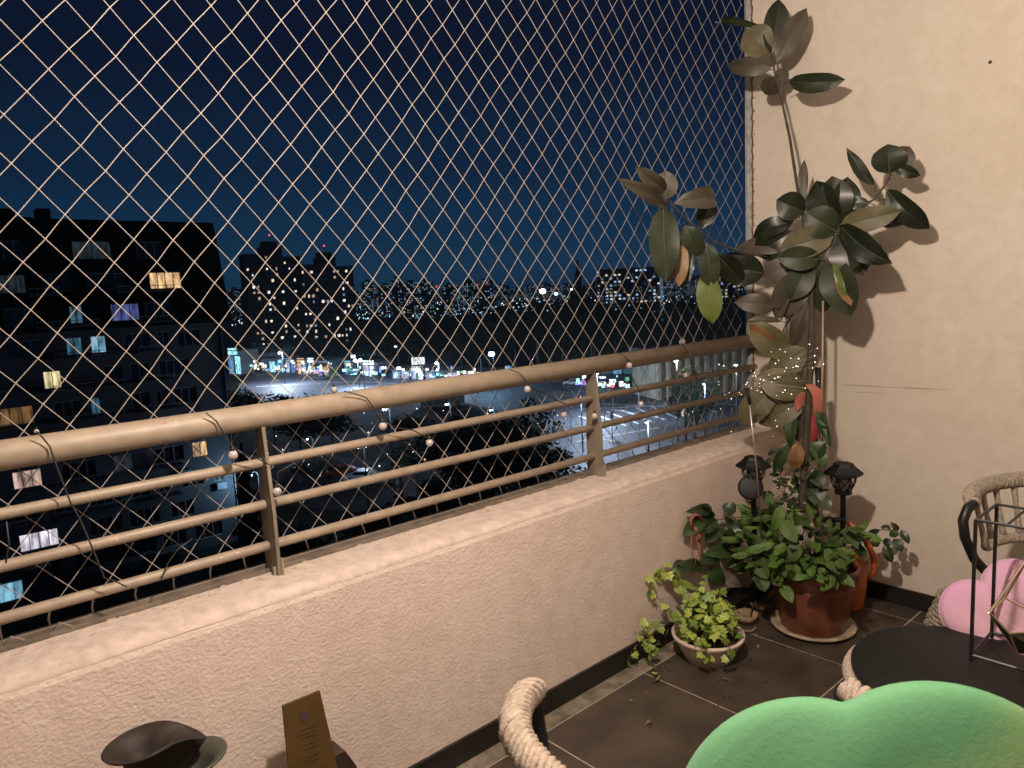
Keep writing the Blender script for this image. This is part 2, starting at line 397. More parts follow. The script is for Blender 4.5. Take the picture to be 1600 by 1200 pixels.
# ================================================================== leaves
def leaf_verts(B, T, W, n, fold=.25, curl=.12, shape=.9, k=8, tip=.35, skew=0):
    B, T = Vector(B), Vector(T); ax = T-B; L = ax.length; ax = ax/L
    n = (n-ax*n.dot(ax)).normalized(); sd = ax.cross(n); vs = []; fs = []
    for i in range(k+1):
        u = i/k; h = (math.sin(math.pi*u**shape))**.54*W/2 if 0 < i < k else (.0006 if i == 0 else .0004)
        if u > .82: h *= (1-1.2*tip*(u-.82)/.18)
        c = B+ax*L*u + n*curl*L*math.sin(math.pi*u) - n*skew*L*u*u*.0
        for s in (-1, -.55, 0, 0, .55, 1):
            vs.append(c + sd*h*s + n*fold*(abs(s)-.25*s*s)*h + n*.022*L*math.sin(u*9+s*4+W*90)*abs(s))
    for i in range(k):
        for j in (0, 1, 3, 4):
            a = i*6+j; fs.append((a, a+1, a+7, a+6))
    return vs, fs
def put_leaf(parent, name, B, T, W, twist, m, fold=.25, curl=.1, shape=.9, k=8, tip=.35, label=None):
    v = (CP-B).normalized(); ax = (T-B).normalized(); n = (v-ax*v.dot(ax)).normalized()
    n = Matrix.Rotation(R(twist), 3, ax) @ n
    vs, fs = leaf_verts(B, T, W/max(.35, math.cos(R(twist))), n, fold, curl, shape, k, tip)
    o = build(MB().add(vs, fs), name, m, parent, True, label=label)
    if (T-B).length > .07:
        rib = MB(); mids = [vs[i*6+2]+n*.0008 for i in range(k+1)]; wd = ax.cross(n)*.0011
        rib.add([q for i, p in enumerate(mids) for q in (p-wd*(1.1-i/k), p+n*.0008, p+wd*(1.1-i/k))], [(i*3+j, i*3+j+1, i*3+j+4, i*3+j+3) for i in range(k) for j in (0, 1)])
        build(rib, 'midrib', RIB, o, True)
    return o

# ---- rubber plant
rub = thing('rubber_plant', 'tall rubber plant with large dark leaves rising beside the corner of the beige wall', 'plant', (-.47, -.37, .24))
def P(px, py, x=None, y=None): return onp(px, py, 0, x) if x is not None else onp(px, py, 1, y)
def path(spec): return [P(a, b, x=c) for a, b, c in spec]
trunk = [(1254, 800, -.47), (1256, 740, -.46), (1262, 660, -.44), (1265, 600, -.42), (1268, 520, -.40), (1268, 450, -.38), (1262, 400, -.36), (1256, 345, -.34), (1244, 280, -.31), (1234, 215, -.29), (1222, 160, -.27), (1211, 115, -.26), (1205, 78, -.25)]
tp = path(trunk); rs = [.0165, .016, .015, .0135, .0125, .011, .0095, .0085, .0065, .0058, .005, .0045, .003]
dens = []; dr = []
for i in range(len(tp)-1):
    for k in range(6):
        dens.append(tp[i].lerp(tp[i+1], k/6)); dr.append((rs[i]*(1-k/6)+rs[i+1]*k/6)*(1.13 if k == 2 else 1+random.uniform(-.03, .03)))
build(MB().tube(dens, dr, 10), 'trunk', STEM, rub, True)
branches = [([(1262, 405, -.36), (1285, 380, -.35), (1308, 352, -.33)], .006), ([(1308, 352, -.33), (1340, 325, -.29), (1365, 312, -.27), (1382, 290, -.25), (1392, 272, -.24)], .0048),
 ([(1308, 360, -.34), (1300, 395, -.34), (1297, 420, -.35)], .004), ([(1220, 500, -.46), (1232, 470, -.44), (1262, 432, -.39)], .004), ([(1262, 545, -.42), (1245, 600, -.44), (1250, 640, -.44)], .004),
 ([(1262, 440, -.39), (1240, 480, -.40), (1222, 520, -.42), (1212, 560, -.43)], .0035), ([(1268, 430, -.38), (1262, 390, -.38), (1270, 372, -.37)], .004)]
for b, r_ in branches: build(MB().tube(path(b), r_, 8), 'branch', STEMG, rub, True)
lb = [P(1268, 408, x=-.39), P(1215, 403, y=-.14), P(1160, 395, y=-.06), P(1112, 376, y=.0), P(1075, 345, y=.04), P(1052, 322, y=.06), P(1042, 305, y=.07)]
build(MB().tube(lb, [.007, .006, .0055, .005, .0045, .004, .003], 8), 'branch', STEM, rub, True)
LV = [ # base px, tip px, width px, material, base x, tip x, twist, fold, curl
 ((1205, 85), (1217, -2), 32, 'D', -.25, -.22, 10, .2, .05), ((1213, 97), (1260, 13), 31, 'B', -.25, -.17, 0, .15, .04),
 ((1203, 82), (1162, 50), 44, 'O', -.25, -.30, 12, .35, .12), ((1205, 108), (1136, 103), 25, 'B', -.26, -.30, 5, .3, .12),
 ((1232, 128), (1321, 124), 27, 'G', -.26, -.21, 15, .25, .12), ((1212, 128), (1231, 108), 20, 'B', -.25, -.20, 0, .1, 0), ((1213, 120), (1196, 148), 28, 'B', -.26, -.22, 0, .15, .03),
 ((1203, 52), (1118, 35), 10, 'G', -.25, -.12, 30, .3, .1),
 ((1250, 335), (1257, 249), 15, 'B', -.33, -.28, 0, .2, .02), ((1258, 332), (1213, 312), 38, 'D', -.34, -.40, 0, .3, .1),
 ((1303, 350), (1276, 282), 40, 'D', -.33, -.36, -25, .2, .12), ((1308, 350), (1300, 275), 44, 'D', -.33, -.34, 5, .25, .1), ((1310, 350), (1325, 276), 36, 'D', -.33, -.30, 20, .3, .08),
 ((1366, 292), (1323, 230), 16, 'D', -.26, -.22, 20, .2, -.1), ((1390, 272), (1387, 225), 42, 'D', -.24, -.25, 0, .3, .1), ((1394, 268), (1422, 229), 36, 'B', -.24, -.20, 0, .2, .05), ((1395, 258), (1438, 275), 16, 'D', -.24, -.20, 10, .2, .1),
 ((1385, 296), (1453, 357), 30, 'D', -.25, -.17, 15, .25, .18), ((1376, 312), (1410, 352), 44, 'B', -.26, -.20, 0, .2, .05),
 ((1312, 353), (1408, 330), 34, 'O', -.33, -.27, 0, .2, .1), ((1313, 352), (1394, 412), 34, 'D', -.33, -.33, 22, .3, .14), ((1316, 358), (1390, 413), 30, 'B', -.33, -.33, -30, .2, .0),
 ((1303, 367), (1217, 390), 42, 'O', -.34, -.45, 0, .25, .12), ((1308, 362), (1258, 332), 46, 'G', -.34, -.41, 0, .2, .1),
 ((1240, 345), (1177, 374), 26, 'D', -.35, -.38, 20, .3, .2), ((1238, 362), (1180, 398), 44, 'D', -.36, -.40, 0, .2, .1), ((1228, 388), (1152, 386), 24, 'B', -.37, -.42, 20, .2, .08),
 ((1282, 405), (1214, 402), 34, 'G', -.38, -.48, 0, .25, .1), ((1195, 428), (1116, 412), 44, 'D', -.42, -.52, 0, .2, .12), ((1238, 412), (1193, 432), 30, 'B', -.38, -.42, 10, .2, .1),
 ((1258, 422), (1212, 498), 46, 'B', -.38, -.42, 0, .35, .06), ((1262, 412), (1236, 470), 38, 'G', -.38, -.44, 0, .3, .1), ((1318, 372), (1330, 425), 44, 'D', -.34, -.36, 10, .2, .05), ((1338, 372), (1346, 432), 30, 'B', -.30, -.28, 0, .3, .08),
 ((1297, 385), (1279, 420), 26, 'B', -.35, -.36, 0, .2, .1), ((1300, 405), (1330, 494), 48, 'G', -.35, -.36, 10, .4, .12), ((1310, 420), (1330, 478), 20, 'R', -.37, -.38, 0, .3, .05), ((1302, 408), (1322, 470), 10, 'Y', -.375, -.385, 0, .5, .1), ((1292, 425), (1284, 490), 32, 'G', -.34, -.33, 0, .2, .05),
 ((1278, 395), (1250, 422), 30, 'D', -.37, -.36, 0, .2, .05), ((1360, 318), (1300, 318), 18, 'D', -.28, -.31, 15, .2, .1), ((1290, 372), (1322, 404), 38, 'D', -.35, -.31, 0, .2, .05), ((1272, 400), (1297, 452), 30, 'D', -.37, -.33, 0, .2, .05),
 ((1212, 480), (1147, 472), 27, 'B', -.44, -.55, 10, .3, .14), ((1232, 556), (1167, 504), 40, 'O', -.42, -.56, 0, .3, .08), ((1222, 548), (1170, 505), 20, 'R', -.44, -.57, -20, .2, .05), ((1220, 502), (1166, 502), 10, 'B', -.45, -.56, 30, .2, .1),
 ((1256, 448), (1232, 520), 26, 'B', -.40, -.40, 20, .2, -.06), ((1262, 470), (1238, 545), 22, 'B', -.40, -.38, 20, .2, .05), ((1260, 545), (1200, 588), 40, 'O', -.42, -.46, 0, .2, .06), ((1255, 560), (1246, 612), 34, 'O', -.42, -.40, 0, .2, .04),
 ((1258, 612), (1182, 588), 44, 'O', -.43, -.55, 0, .25, .1), ((1212, 596), (1156, 664), 40, 'O', -.48, -.55, 0, .2, .08), ((1256, 628), (1185, 662), 36, 'O', -.43, -.50, 0, .2, .1), ((1228, 606), (1248, 690), 34, 'B', -.45, -.42, 0, .25, .04),
 ((1240, 610), (1205, 640), 40, 'B', -.44, -.45, 0, .2, .05)]
LVY = [((1041, 322), (964, 279), 20, 'B', .07, .06, 10, .3, .1), ((1040, 300), (993, 260), 24, 'B', .07, .08, 0, .3, .12), ((1040, 312), (1040, 266), 34, 'B', .07, .06, 0, .2, .05),
 ((1053, 318), (1117, 312), 30, 'B', .06, .03, -10, .3, .25), ((1111, 312), (1096, 358), 26, 'D', .04, .05, 0, .2, .05),
 ((1036, 322), (1040, 442), 42, 'G', .06, .02, 0, .4, .08), ((1043, 365), (1047, 441), 18, 'R', .055, .03, 0, .2, .04),
 ((1070, 352), (1091, 401), 32, 'G', .03, .01, 0, .3, .1), ((1067, 383), (1061, 448), 21, 'R', .02, .02, 0, .2, .05), ((1083, 396), (1070, 448), 13, 'D', .02, .03, 0, .2, 0),
 ((1104, 378), (1112, 450), 30, 'G', -.01, -.02, 0, .35, .08), ((1103, 425), (1114, 506), 35, 'Y', .0, -.02, 0, .2, .05), ((1120, 398), (1160, 440), 30, 'D', -.04, -.05, 0, .2, .05)]
LM = {'D': LD, 'B': LB, 'O': LO, 'G': LG, 'Y': LY, 'R': LR}
for lst, ax in ((LV, 'x'), (LVY, 'y')):
    for (b, t, wpx, m, c0, c1, tw, fo, cu) in lst:
        B = P(*b, **{ax: c0}); T = P(*t, **{ax: c1}); W = (1.18 if m == 'D' else 1.12)*wpx*depth((B+T)/2)/FPX
        lf = put_leaf(rub, 'leaf', B, T, W, tw, LM[m], fo, cu, shape=.95, label={'R': 'orange leaf', 'Y': 'bright green leaf'}.get(m))
        d = (T-B).normalized(); a = B-d*.02+Vector((0, 0, -.006))
        build(MB().tube([a, B, B.lerp(T, .5)+Vector((0, 0, 0))*0, ][:2], .002, 5), 'petiole', STEMG, lf, True)
        # raised midrib
# ---- pots
def PX(px, py, z): return onp(px, py, 2, z)
PC = Vector((-.485, -.385, 0))
sa = MB().lathe([(.05, .003), (.155, .003), (.178, .016), (.180, .024), (.170, .026), (.15, .012), (.05, .012)], PC, 40)
tag(build(sa, 'plant_saucer', SAUC, smooth=True, origin=PC), 'dirty cream saucer under the big terracotta pot', 'saucer')
pot = thing('plant_pot', 'large glossy terracotta pot holding the rubber plant on the tiles', 'pot', PC+Vector((0, 0, .013)))
build(MB().lathe([(.06, .0135), (.132, .0135), (.137, .02), (.168, .20), (.172, .235), (.158, .235), (.155, .215), (.1, .215)], PC, 40), 'body', TERR, pot, True)
build(MB().lathe([(.173, .225), (.178, .230), (.188, .295), (.186, .302), (.178, .302), (.174, .27), (.170, .26)], PC, 40), 'rim', TERR, pot, True)
build(MB().lathe([(.002, .262), (.17, .258), (.176, .265)], PC, 30), 'soil', SOIL, pot, True)
# orange pot behind it
OC = Vector((-.175, -.39, 0))
op = thing('small_pot', 'narrow orange plastic pot standing behind the terracotta pot', 'pot', OC)
build(MB().lathe([(.05, .0), (.078, .0), (.082, .01), (.105, .22), (.098, .22), (.09, .2)], OC, 30), 'body', ORNG, op, True)
hs = [P(1288, 812, x=-.28), P(1318, 812, x=-.26), P(1342, 828, x=-.25), P(1356, 850, x=-.24), P(1366, 872, x=-.24), P(1366, 893, x=-.24), P(1355, 908, x=-.23)]
build(MB().tube(hs, [.006, .008, .010, .013, .015, .013, .006], 10), 'handle', ORNG, op, True, label='curved orange handle')
# ---- ivy bowl
IC = Vector((-1.035, -.205, 0))
ib = thing('ivy_bowl', 'low pale pinkish clay bowl of ivy standing by the parapet', 'bowl', IC)
build(MB().lathe([(.04, .0), (.088, .0), (.092, .012), (.098, .014), (.128, .075), (.136, .095), (.146, .098), (.148, .112), (.140, .114), (.128, .104), (.12, .09), (.05, .09)], IC, 40), 'body', BOWL, ib, True)
build(MB().lathe([(.002, .100), (.126, .094)], IC, 24), 'soil', SOIL, ib)
# shared small leaf meshes
def small_leaf_mesh(name, m, L, W, lobes=0, fold=.25, curl=-.15):
    if lobes:
        c = [(0, .42*L, .0)]; pts = []
        prof = [(0, 0), (.28, -.02), (.52, .18), (.36, .36), (.50, .66), (.22, .66), (0, 1.0), (-.22, .66), (-.50, .66), (-.36, .36), (-.52, .18), (-.28, -.02)]
        vs = [Vector((0, .4*L, .0))]+[Vector((x*W, y*L, fold*W*abs(x)*.6+curl*L*y*y)) for x, y in prof]
        return MB().add(vs, [(0, i+1, (i+1) % 12+1) for i in range(12)]).mesh(name, m, smooth=True)
    vs, fs = leaf_verts(Vector(), Vector((0, L, 0)), W, Vector((0, 0, 1)), fold, curl, .8, 5, .3)
    return MB().add(vs, fs).mesh(name, m, smooth=True)
def place(me, name, parent, p, d, n, s=1):
    d = Vector(d).normalized(); n = Vector(n); n = (n-d*n.dot(d)).normalized(); x = d.cross(n)
    m = Matrix((x, d, n)).transposed().to_4x4() @ Matrix.Scale(s, 4); m.translation = Vector(p)-wloc(parent)
    o = link(name, me, parent); o.matrix_basis = m; return o
ivy = thing('ivy_plant', 'variegated yellow-green ivy spilling out of the low clay bowl', 'plant', IC+Vector((0, 0, .1)))
IVM = [small_leaf_mesh('ivy_leaf', IVY, .036, .042, 1, random.uniform(.1, .5), -.2) for _ in range(4)]
def rdir(zmin=-.3):
    while True:
        v = Vector((random.uniform(-1, 1), random.uniform(-1, 1), random.uniform(zmin, 1)))
        if .1 < v.length < 1: return v.normalized()
toC = (CP-IC).normalized()
def ivy_leaf(p, s=None, down=.3):
    d = (rdir(-.8)+Vector((0, 0, -down))).normalized(); n = (toC*1.2+rdir(0)+Vector((0, 0, .8)))
    place(random.choice(IVM), 'leaf', ivy, p, d, n, s or random.uniform(.65, 1.15))
# crown volume
for i in range(205):
    a = random.uniform(0, 6.28); rr = .135*math.sqrt(random.random()); h = .10+random.uniform(.01, .19)*(1-(rr/.19)**2)
    p = IC+Vector((rr*math.cos(a)*1.05, rr*math.sin(a)*.9, h)); ivy_leaf(p)
ivs = [[(1062, 968, -1.14, 0), (1040, 945, 0, 0), (1018, 925, 0, 0), (1015, 905, 0, 0), (1035, 897, 0, 0), (1060, 905, 0, 0)],
       [(1045, 990, 0, 0), (1025, 985, 0, 0), (1005, 1000, 0, 0), (988, 1015, 0, 0), (980, 1035, 0, 0)], [(1040, 975, 0, 0), (1012, 972, 0, 0), (998, 990, 0, 0), (1010, 1015, 0, 0), (1020, 1040, 0, 0), (1030, 1065, 0, 0)],
       [(1125, 990, 0, 0), (1140, 1010, 0, 0), (1138, 1030, 0, 0)], [(1095, 995, 0, 0), (1100, 1018, 0, 0), (1108, 1035, 0, 0)], [(1030, 1000, 0, 0), (1022, 1012, 0, 0), (1028, 1025, 0, 0)]]
dpt = [3.12, 3.08, 3.02, 2.88, 2.90, 3.0]
for s_, d0 in zip(ivs, dpt):
    pts = []
    for (a, b, _, _) in s_:
        p = atd(a, b, d0)
        if p.z < .012: p = gnd(a, b, .012)
        if p.y > -.02: p = onp(a, b, 1, -.02)
        pts.append(p)
    build(MB().tube(pts, .0013, 5), 'stem', STEMG, ivy, True)
    for i in range(len(pts)-1):
        for k in range(3): ivy_leaf(pts[i].lerp(pts[i+1], (k+1)/3)+Vector((0, 0, .004))+rdir()*.012, random.uniform(.55, 1.0), .8)
for a, b in ((1030, 895), (1045, 890), (1022, 905), (1055, 900), (1080, 915), (1100, 910), (1120, 925), (1110, 940), (1090, 930), (1065, 925)):
    for k in range(3): ivy_leaf(atd(a+random.uniform(-8, 8), b+random.uniform(-6, 6), 3.12), None)
# fallen leaf
fp = gnd(988, 1095, .004)
tag(place_ := link('fallen_leaf', IVM[0]), 'tiny yellow leaf lying alone on the dark tile', 'leaf'); place_.location = fp; place_.scale = (.5, .5, .5)

cr = MB(); rl = random.Random(2)
for i in range(240):
    c0 = rl.choice((PC, IC, IC, Vector((-.8, -.2, 0)))); a = rl.uniform(0, 6.28); rr = .17+abs(rl.gauss(0, .12)); p = c0+Vector((rr*math.cos(a), rr*math.sin(a), .0022))
    if p.y > -.02 or p.x > -.02: continue
    z = rl.uniform(.0012, .0034); cr.box(p, (z*rl.uniform(1, 3), z, z), rz=rl.uniform(0, 3))
tag(build(cr, 'soil_crumbs', SOIL), 'dark soil crumbs and grit scattered on the tiles round the pots', 'soil crumbs', kind='stuff')
DRY = mat('dry_leaf', (.13, .075, .03), .8, var=.4, vs_=60); dl = small_leaf_mesh('dry_leaf', DRY, .035, .016, 0, .5, .3)
for q, (a, b, w_) in enumerate(((1128, 1062, 'right of the ivy bowl'), (1185, 1015, 'in front of the saucer'), (1350, 1000, 'between the saucer and the table'), (1010, 1085, 'left on the open tile'), (1020, 1130, 'nearest the green cushion'))):
    o = link('dry_leaf', dl); o.location = gnd(a, b, .004); o.rotation_euler = (rl.uniform(-.2, .2), 0, rl.uniform(0, 6)); o.scale = [rl.uniform(.6, 1.1)]*3; tag(o, 'small curled dry brown leaf on the floor '+w_, 'leaf', 'dry leaves on the tiles')
# ---- leafy bush in the big pot
bush = thing('leafy_plant', 'dense low bush of fresh green pointed leaves filling the terracotta pot', 'plant', PC+Vector((0, 0, .26)))
BM = [small_leaf_mesh('bush_leaf', BUSH, .085, .040, 0, random.uniform(.1, .35), random.uniform(-.15, .05)) for _ in range(5)]
VM = [small_leaf_mesh('vine_leaf', VINE, .062, .036, 0, random.uniform(.1, .35), -.12) for _ in range(3)]
toP = (CP-PC).normalized()
def blobs(lst, n, par_, ms, smin=.6, smax=1.1):
    for i in range(n):
        a, b, rx, ry, x = random.choice(lst)
        an = random.uniform(0, 6.28); q = math.sqrt(random.random())
        px, py = a+rx*q*math.cos(an), b+ry*q*math.sin(an)
        p = P(px, py, x=x+random.uniform(-.07, .07))
        if p.y > -.03: p = onp(px, py, 1, random.uniform(-.10, -.03))
        outw = (p-(PC+Vector((0, 0, .3)))); outw.z *= .3
        d = outw.normalized()*1.0+rdir(-.6)*.9+Vector((0, 0, -.25)); nn = Vector((0, 0, 1.0))+toP*.9+rdir()*.6
        place(random.choice(ms), 'leaf', par_, p, d, nn, random.uniform(smin, smax))
blobs([(1175, 835, 38, 40, -.62), (1215, 820, 40, 40, -.55), (1250, 830, 45, 35, -.52), (1290, 845, 42, 28, -.46), (1215, 870, 30, 30, -.64), (1180, 860, 30, 25, -.66), (1245, 865, 40, 30, -.60), (1290, 868, 35, 24, -.56), (1322, 838, 22, 20, -.38), (1245, 888, 50, 18, -.68), (1296, 886, 34, 16, -.62)], 285, bush, BM, .65, 1.15)
for (b, t, wp, x) in (((1222, 790), (1208, 830), 18, -.62), ((1222, 812), (1245, 848), 24, -.66), ((1238, 808), (1268, 815), 16, -.6), ((1182, 870), (1200, 905), 26, -.70), ((1186, 900), (1195, 925), 22, -.72), ((1228, 885), (1258, 905), 24, -.70), ((1285, 870), (1265, 905), 22, -.62), ((1300, 870), (1308, 910), 24, -.58), ((1222, 915), (1238, 942), 18, -.70), ((1208, 905), (1222, 915), 14, -.7), ((1250, 850), (1232, 880), 22, -.66), ((1180, 800), (1158, 818), 22, -.6)):
    B, T = P(*b, x=x), P(*t, x=x-.03); put_leaf(bush, 'leaf', B, T, wp*3.2/FPX, random.uniform(-20, 20), BUSH, .25, .1, .8, 6)
for i in range(34):
    p = PC+Vector((random.uniform(-.14, .1), random.uniform(-.12, .12), .26)); q = p+Vector((random.uniform(-.12, .08), random.uniform(-.12, .12), random.uniform(.1, .25)))
    build(MB().tube([p, p.lerp(q, .5)+Vector((0, 0, .03)), q], .0018, 5), 'stem', STEMG, bush, True)
# climbing vine round the trunk and trailing left
vine = thing('climbing_vine', 'dark small-leaved vine climbing the rubber plant trunk and trailing left over the parapet base', 'plant', PC+Vector((.02, .05, .26)))
vp = [[(1250, 800, -.42), (1225, 770, -.46), (1235, 735, -.45), (1270, 720, -.42), (1285, 690, -.40), (1288, 655, -.38), (1290, 640, -.36)],
      [(1210, 800, -.50), (1160, 808, -.58), (1120, 812, -.66), (1090, 800, -.70), (1075, 820, -.72)], [(1200, 860, -.6), (1150, 870, -.66), (1110, 880, -.72), (1075, 888, -.78)], [(1240, 770, -.45), (1220, 745, -.46), (1215, 720, -.46)]]
for s_ in vp: build(MB().tube([P(a, b, x=c) if P(a, b, x=c).y < -.02 else onp(a, b, 1, -.03) for a, b, c in s_], .002, 5), 'stem', STEMG, vine, True)
VL = [((1100, 805), (1066, 838), 26), ((1112, 795), (1072, 800), 18), ((1090, 790), (1116, 808), 18), ((1120, 812), (1092, 832), 20), ((1150, 800), (1128, 790), 22), ((1150, 812), (1165, 838), 24), ((1128, 822), (1105, 848), 26), ((1158, 828), (1130, 848), 28), ((1120, 868), (1092, 880), 22), ((1098, 888), (1058, 882), 20), ((1075, 880), (1050, 902), 24), ((1110, 884), (1130, 915), 26), ((1148, 862), (1100, 866), 24),
      ((1236, 690), (1208, 740), 20), ((1238, 700), (1212, 716), 14), ((1270, 690), (1290, 735), 20), ((1280, 645), (1292, 668), 16), ((1290, 660), (1298, 700), 10), ((1290, 690), (1268, 720), 20), ((1285, 735), (1262, 760), 24), ((1272, 740), (1288, 762), 22), ((1262, 760), (1288, 790), 26), ((1240, 640), (1236, 700), 18), ((1205, 715), (1188, 735), 9), ((1215, 700), (1200, 712), 9), ((1290, 680), (1278, 640), 14), ((1282, 775), (1300, 800), 16), ((1255, 780), (1230, 800), 20)]
for b, t, wp in VL:
    x = -.45 if b[0] > 1190 else -.66+(b[0]-1120)*.0016
    B = P(*b, x=x); T = P(*t, x=x-.02)
    if B.y > -.03: B = onp(*b, 1, -.03)
    if T.y > -.03: T = onp(*t, 1, -.025)
    put_leaf(vine, 'leaf', B, T, wp*3.3/FPX, random.uniform(-25, 25), VINE, .3, .1, .75, 6)
blobs([(1240, 745, 28, 22, -.44), (1265, 770, 28, 25, -.42), (1220, 775, 30, 20, -.46), (1150, 830, 24, 20, -.60)], 60, vine, VM, .5, .9)
# little white flowers
fl_ = MB()
for i in range(60):
    a, b = random.gauss(1218, 22), random.gauss(775, 22); fl_.ico(P(a, b, x=-.52+random.uniform(-.04, .04)), random.uniform(.0025, .0045))
tag(build(fl_, 'white_blossoms', WHITE), 'sprinkle of tiny white blossoms above the leafy pot', 'flowers', kind='stuff')
# right-hand trailing stem
rs_ = thing('trailing_plant', 'slender leafy stem arching out toward the right wall from the orange pot', 'plant', OC+Vector((0, 0, .2)))
build(MB().tube([P(a, b, x=-.2) for a, b in ((1345, 850), (1360, 832), (1385, 826), (1405, 835), (1412, 850))], .0018, 5), 'stem', STEMG, rs_, True)
for b, t, wp in (((1375, 828), (1356, 832), 8), ((1392, 826), (1376, 824), 10), ((1405, 828), (1391, 816), 8), ((1404, 830), (1390, 838), 12), ((1408, 828), (1420, 850), 11), ((1396, 842), (1410, 862), 15), ((1384, 850), (1394, 880), 14), ((1392, 844), (1380, 850), 12), ((1360, 835), (1372, 855), 18), ((1366, 840), (1352, 856), 16)):
    put_leaf(rs_, 'leaf', P(*b, x=-.2), P(*t, x=-.21), wp*3.5/FPX, random.uniform(-20, 20), VINE, .25, .1, .8, 6)

# ---- solar lanterns
def lantern(name, label, base, top, S):
    """base: where the stake ends below; top: apex point; S scale"""
    t = thing(name, label, 'lantern', base, group='solar lanterns in the terracotta pot')
    c = Vector(top)
    def hexl(prof, n=6): return MB().lathe([(r*S, z*S) for r, z in prof], c, n)
    build(hexl([(.012, 0), (.040, -.004), (.046, -.016), (.072, -.038), (.082, -.044), (.082, -.056), (.02, -.056)], 6), 'cap', BLK, t)
    cg = MB()
    for k in range(6):
        a = k*math.pi/3; b = a+math.pi/3
        def q(an, r, z): return c+Vector((r*math.cos(an), r*math.sin(an), z))*S
        cg.tube([q(a, .054, -.056), q(a, .050, -.09), q(a, .030, -.135)], .0032*S, 5)
        cg.tube([q(a, .052, -.062), q((a+b)/2, .043, -.095), q(b, .034, -.13)], .0022*S, 4)
        cg.tube([q(b, .052, -.062), q((a+b)/2, .043, -.095), q(a, .034, -.13)], .0022*S, 4)
    cg.lathe([(.036*S, -.145*S), (.038*S, -.135*S), (.02*S, -.13*S)], c, 10)
    build(cg, 'cage', BLK, t)
    build(hexl([(.047, -.057), (.044, -.09), (.028, -.132)], 12), 'glass', LGL, t, True)
    build(MB().lathe([(.006*S, -.125*S), (.009*S, -.11*S), (.004*S, -.098*S)], c, 8), 'bulb', TIP if False else BULB, t, True)
    build(MB().tube([c+Vector((0, 0, -.14*S)), c+Vector((0, 0, -.155*S)), Vector(base)], [.018*S, .013*S, .012*S], 8), 'stake', BLK, t, True)
    return t
T2 = P(1318, 722, x=-.36); B2 = Vector((T2.x, T2.y, .30))
l2 = lantern('solar_lantern', 'black solar lantern to the right of the rubber plant trunk', (T2.x, T2.y, .262), T2, .98)
a_ = P(1320, 812, x=-.36); b_ = P(1272, 812, x=-.39)
build(MB().tube([a_, b_], .012, 8), 'crossbar', BLK, l2, True)
fq = P(1276, 812, x=-.39)
build(MB().lathe([(.018, -.01), (.015, .0), (.010, .02), (.012, .035), (.006, .045), (.008, .06), (.002, .075)], fq, 12), 'finial', BLK, l2, True)
T1 = P(1177, 712, x=-.62)
l1 = lantern('solar_lantern', 'black solar lantern left of the trunk with a round disc hanging under its cap', (T1.x+.01, min(-.06, T1.y), .262), T1, .92)
dc = P(1173, 762, x=-.66); dn = (Vector((-.75, -.5, .35))).normalized(); dm = dn.to_track_quat('Z', 'Y').to_matrix()
dd = MB().lathe([(.048, -.006), (.055, 0), (.053, .006), (.046, .009), (.002, .007)], (0, 0, 0), 28); dd.v = [dm @ v+dc for v in dd.v]
build(dd, 'disc', BLK, l1, True)
# ---- fibre optic firework light
FC = P(1172, 607, x=-.78)
fo = thing('fibre_optic_light', 'fibre optic firework lamp on a thin steel rod with tiny glowing tips', 'lamp', P(1184, 840, x=-.70))
build(MB().tube([P(1171, 632, x=-.78), P(1183, 738, x=-.74), P(1190, 840, x=-.70)], .0032, 8), 'rod', STEEL, fo, True)
build(MB().tube([P(1167, 606, x=-.78), P(1172, 632, x=-.78)], [.0085, .0065], 12), 'holder', BLK, fo, True)
hub = P(1166, 604, x=-.78); tips = MB(); fibs = MB(); hr = depth(hub)/FPX
for i in range(60):
    if i < 26: tx, ty = 1166+random.gauss(8, 22), 604+random.gauss(-2, 14)
    else:
        an = R(random.uniform(-70, 70)); rr = random.uniform(50, 125); tx, ty = 1168+rr*math.cos(an), 596+rr*.85*math.sin(an)
        if random.random() < .25: tx = 1168-(tx-1168)*.55
    T = P(tx, ty, x=-.78+random.uniform(-.12, .10))
    if T.y > .12: T.y = .12
    mid = hub.lerp(T, .55)+Vector((0, 0, .012))
    fibs.tube([hub, mid, T], .00045, 3); tips.ball(T, random.uniform(.0010, .0021), 6)
o = build(fibs, 'fibres', FIB, fo); o['kind'] = 'stuff'
o = build(tips, 'glowing_tips', TIP, fo, True); o['kind'] = 'stuff'
# ---- stakes, ribbons
st = MB().tube([P(1286, 470, x=-.38), P(1285, 580, x=-.39), P(1276, 800, x=-.42)], .0045, 8)
sto = thing('support_stake', 'thin tan support stake with black sleeve standing right of the trunk', 'stake', P(1276, 800, x=-.42))
build(st, 'rod', TAN, sto, True)
build(MB().tube([P(1278, 574, x=-.385), P(1279, 612, x=-.39), P(1272, 700, x=-.40)], .0125, 10), 'sleeve', BLK, sto, True)
def ribbon(spec, name, m, label):
    pts = []
    for (a, b, wv, x) in spec:
        c = P(a, b, x=x); h = wv*depth(c)/FPX/2; sdv = rt
        pts += [c-sdv*h, c+fw*-.012*((len(pts)//3) % 2), c+sdv*h]
    k = len(spec); mb = MB().add(pts, [(i*3+j, i*3+j+1, i*3+j+4, i*3+j+3) for i in range(k-1) for j in (0, 1)])
    o = build(mb, name, m, smooth=True, origin=P(spec[0][0], spec[0][1], x=spec[0][3]))
    md = o.modifiers.new('thick', 'SOLIDIFY'); md.thickness = .003
    md = o.modifiers.new('sub', 'SUBSURF'); md.levels = md.render_levels = 2
    return tag(o, label, 'ribbon')
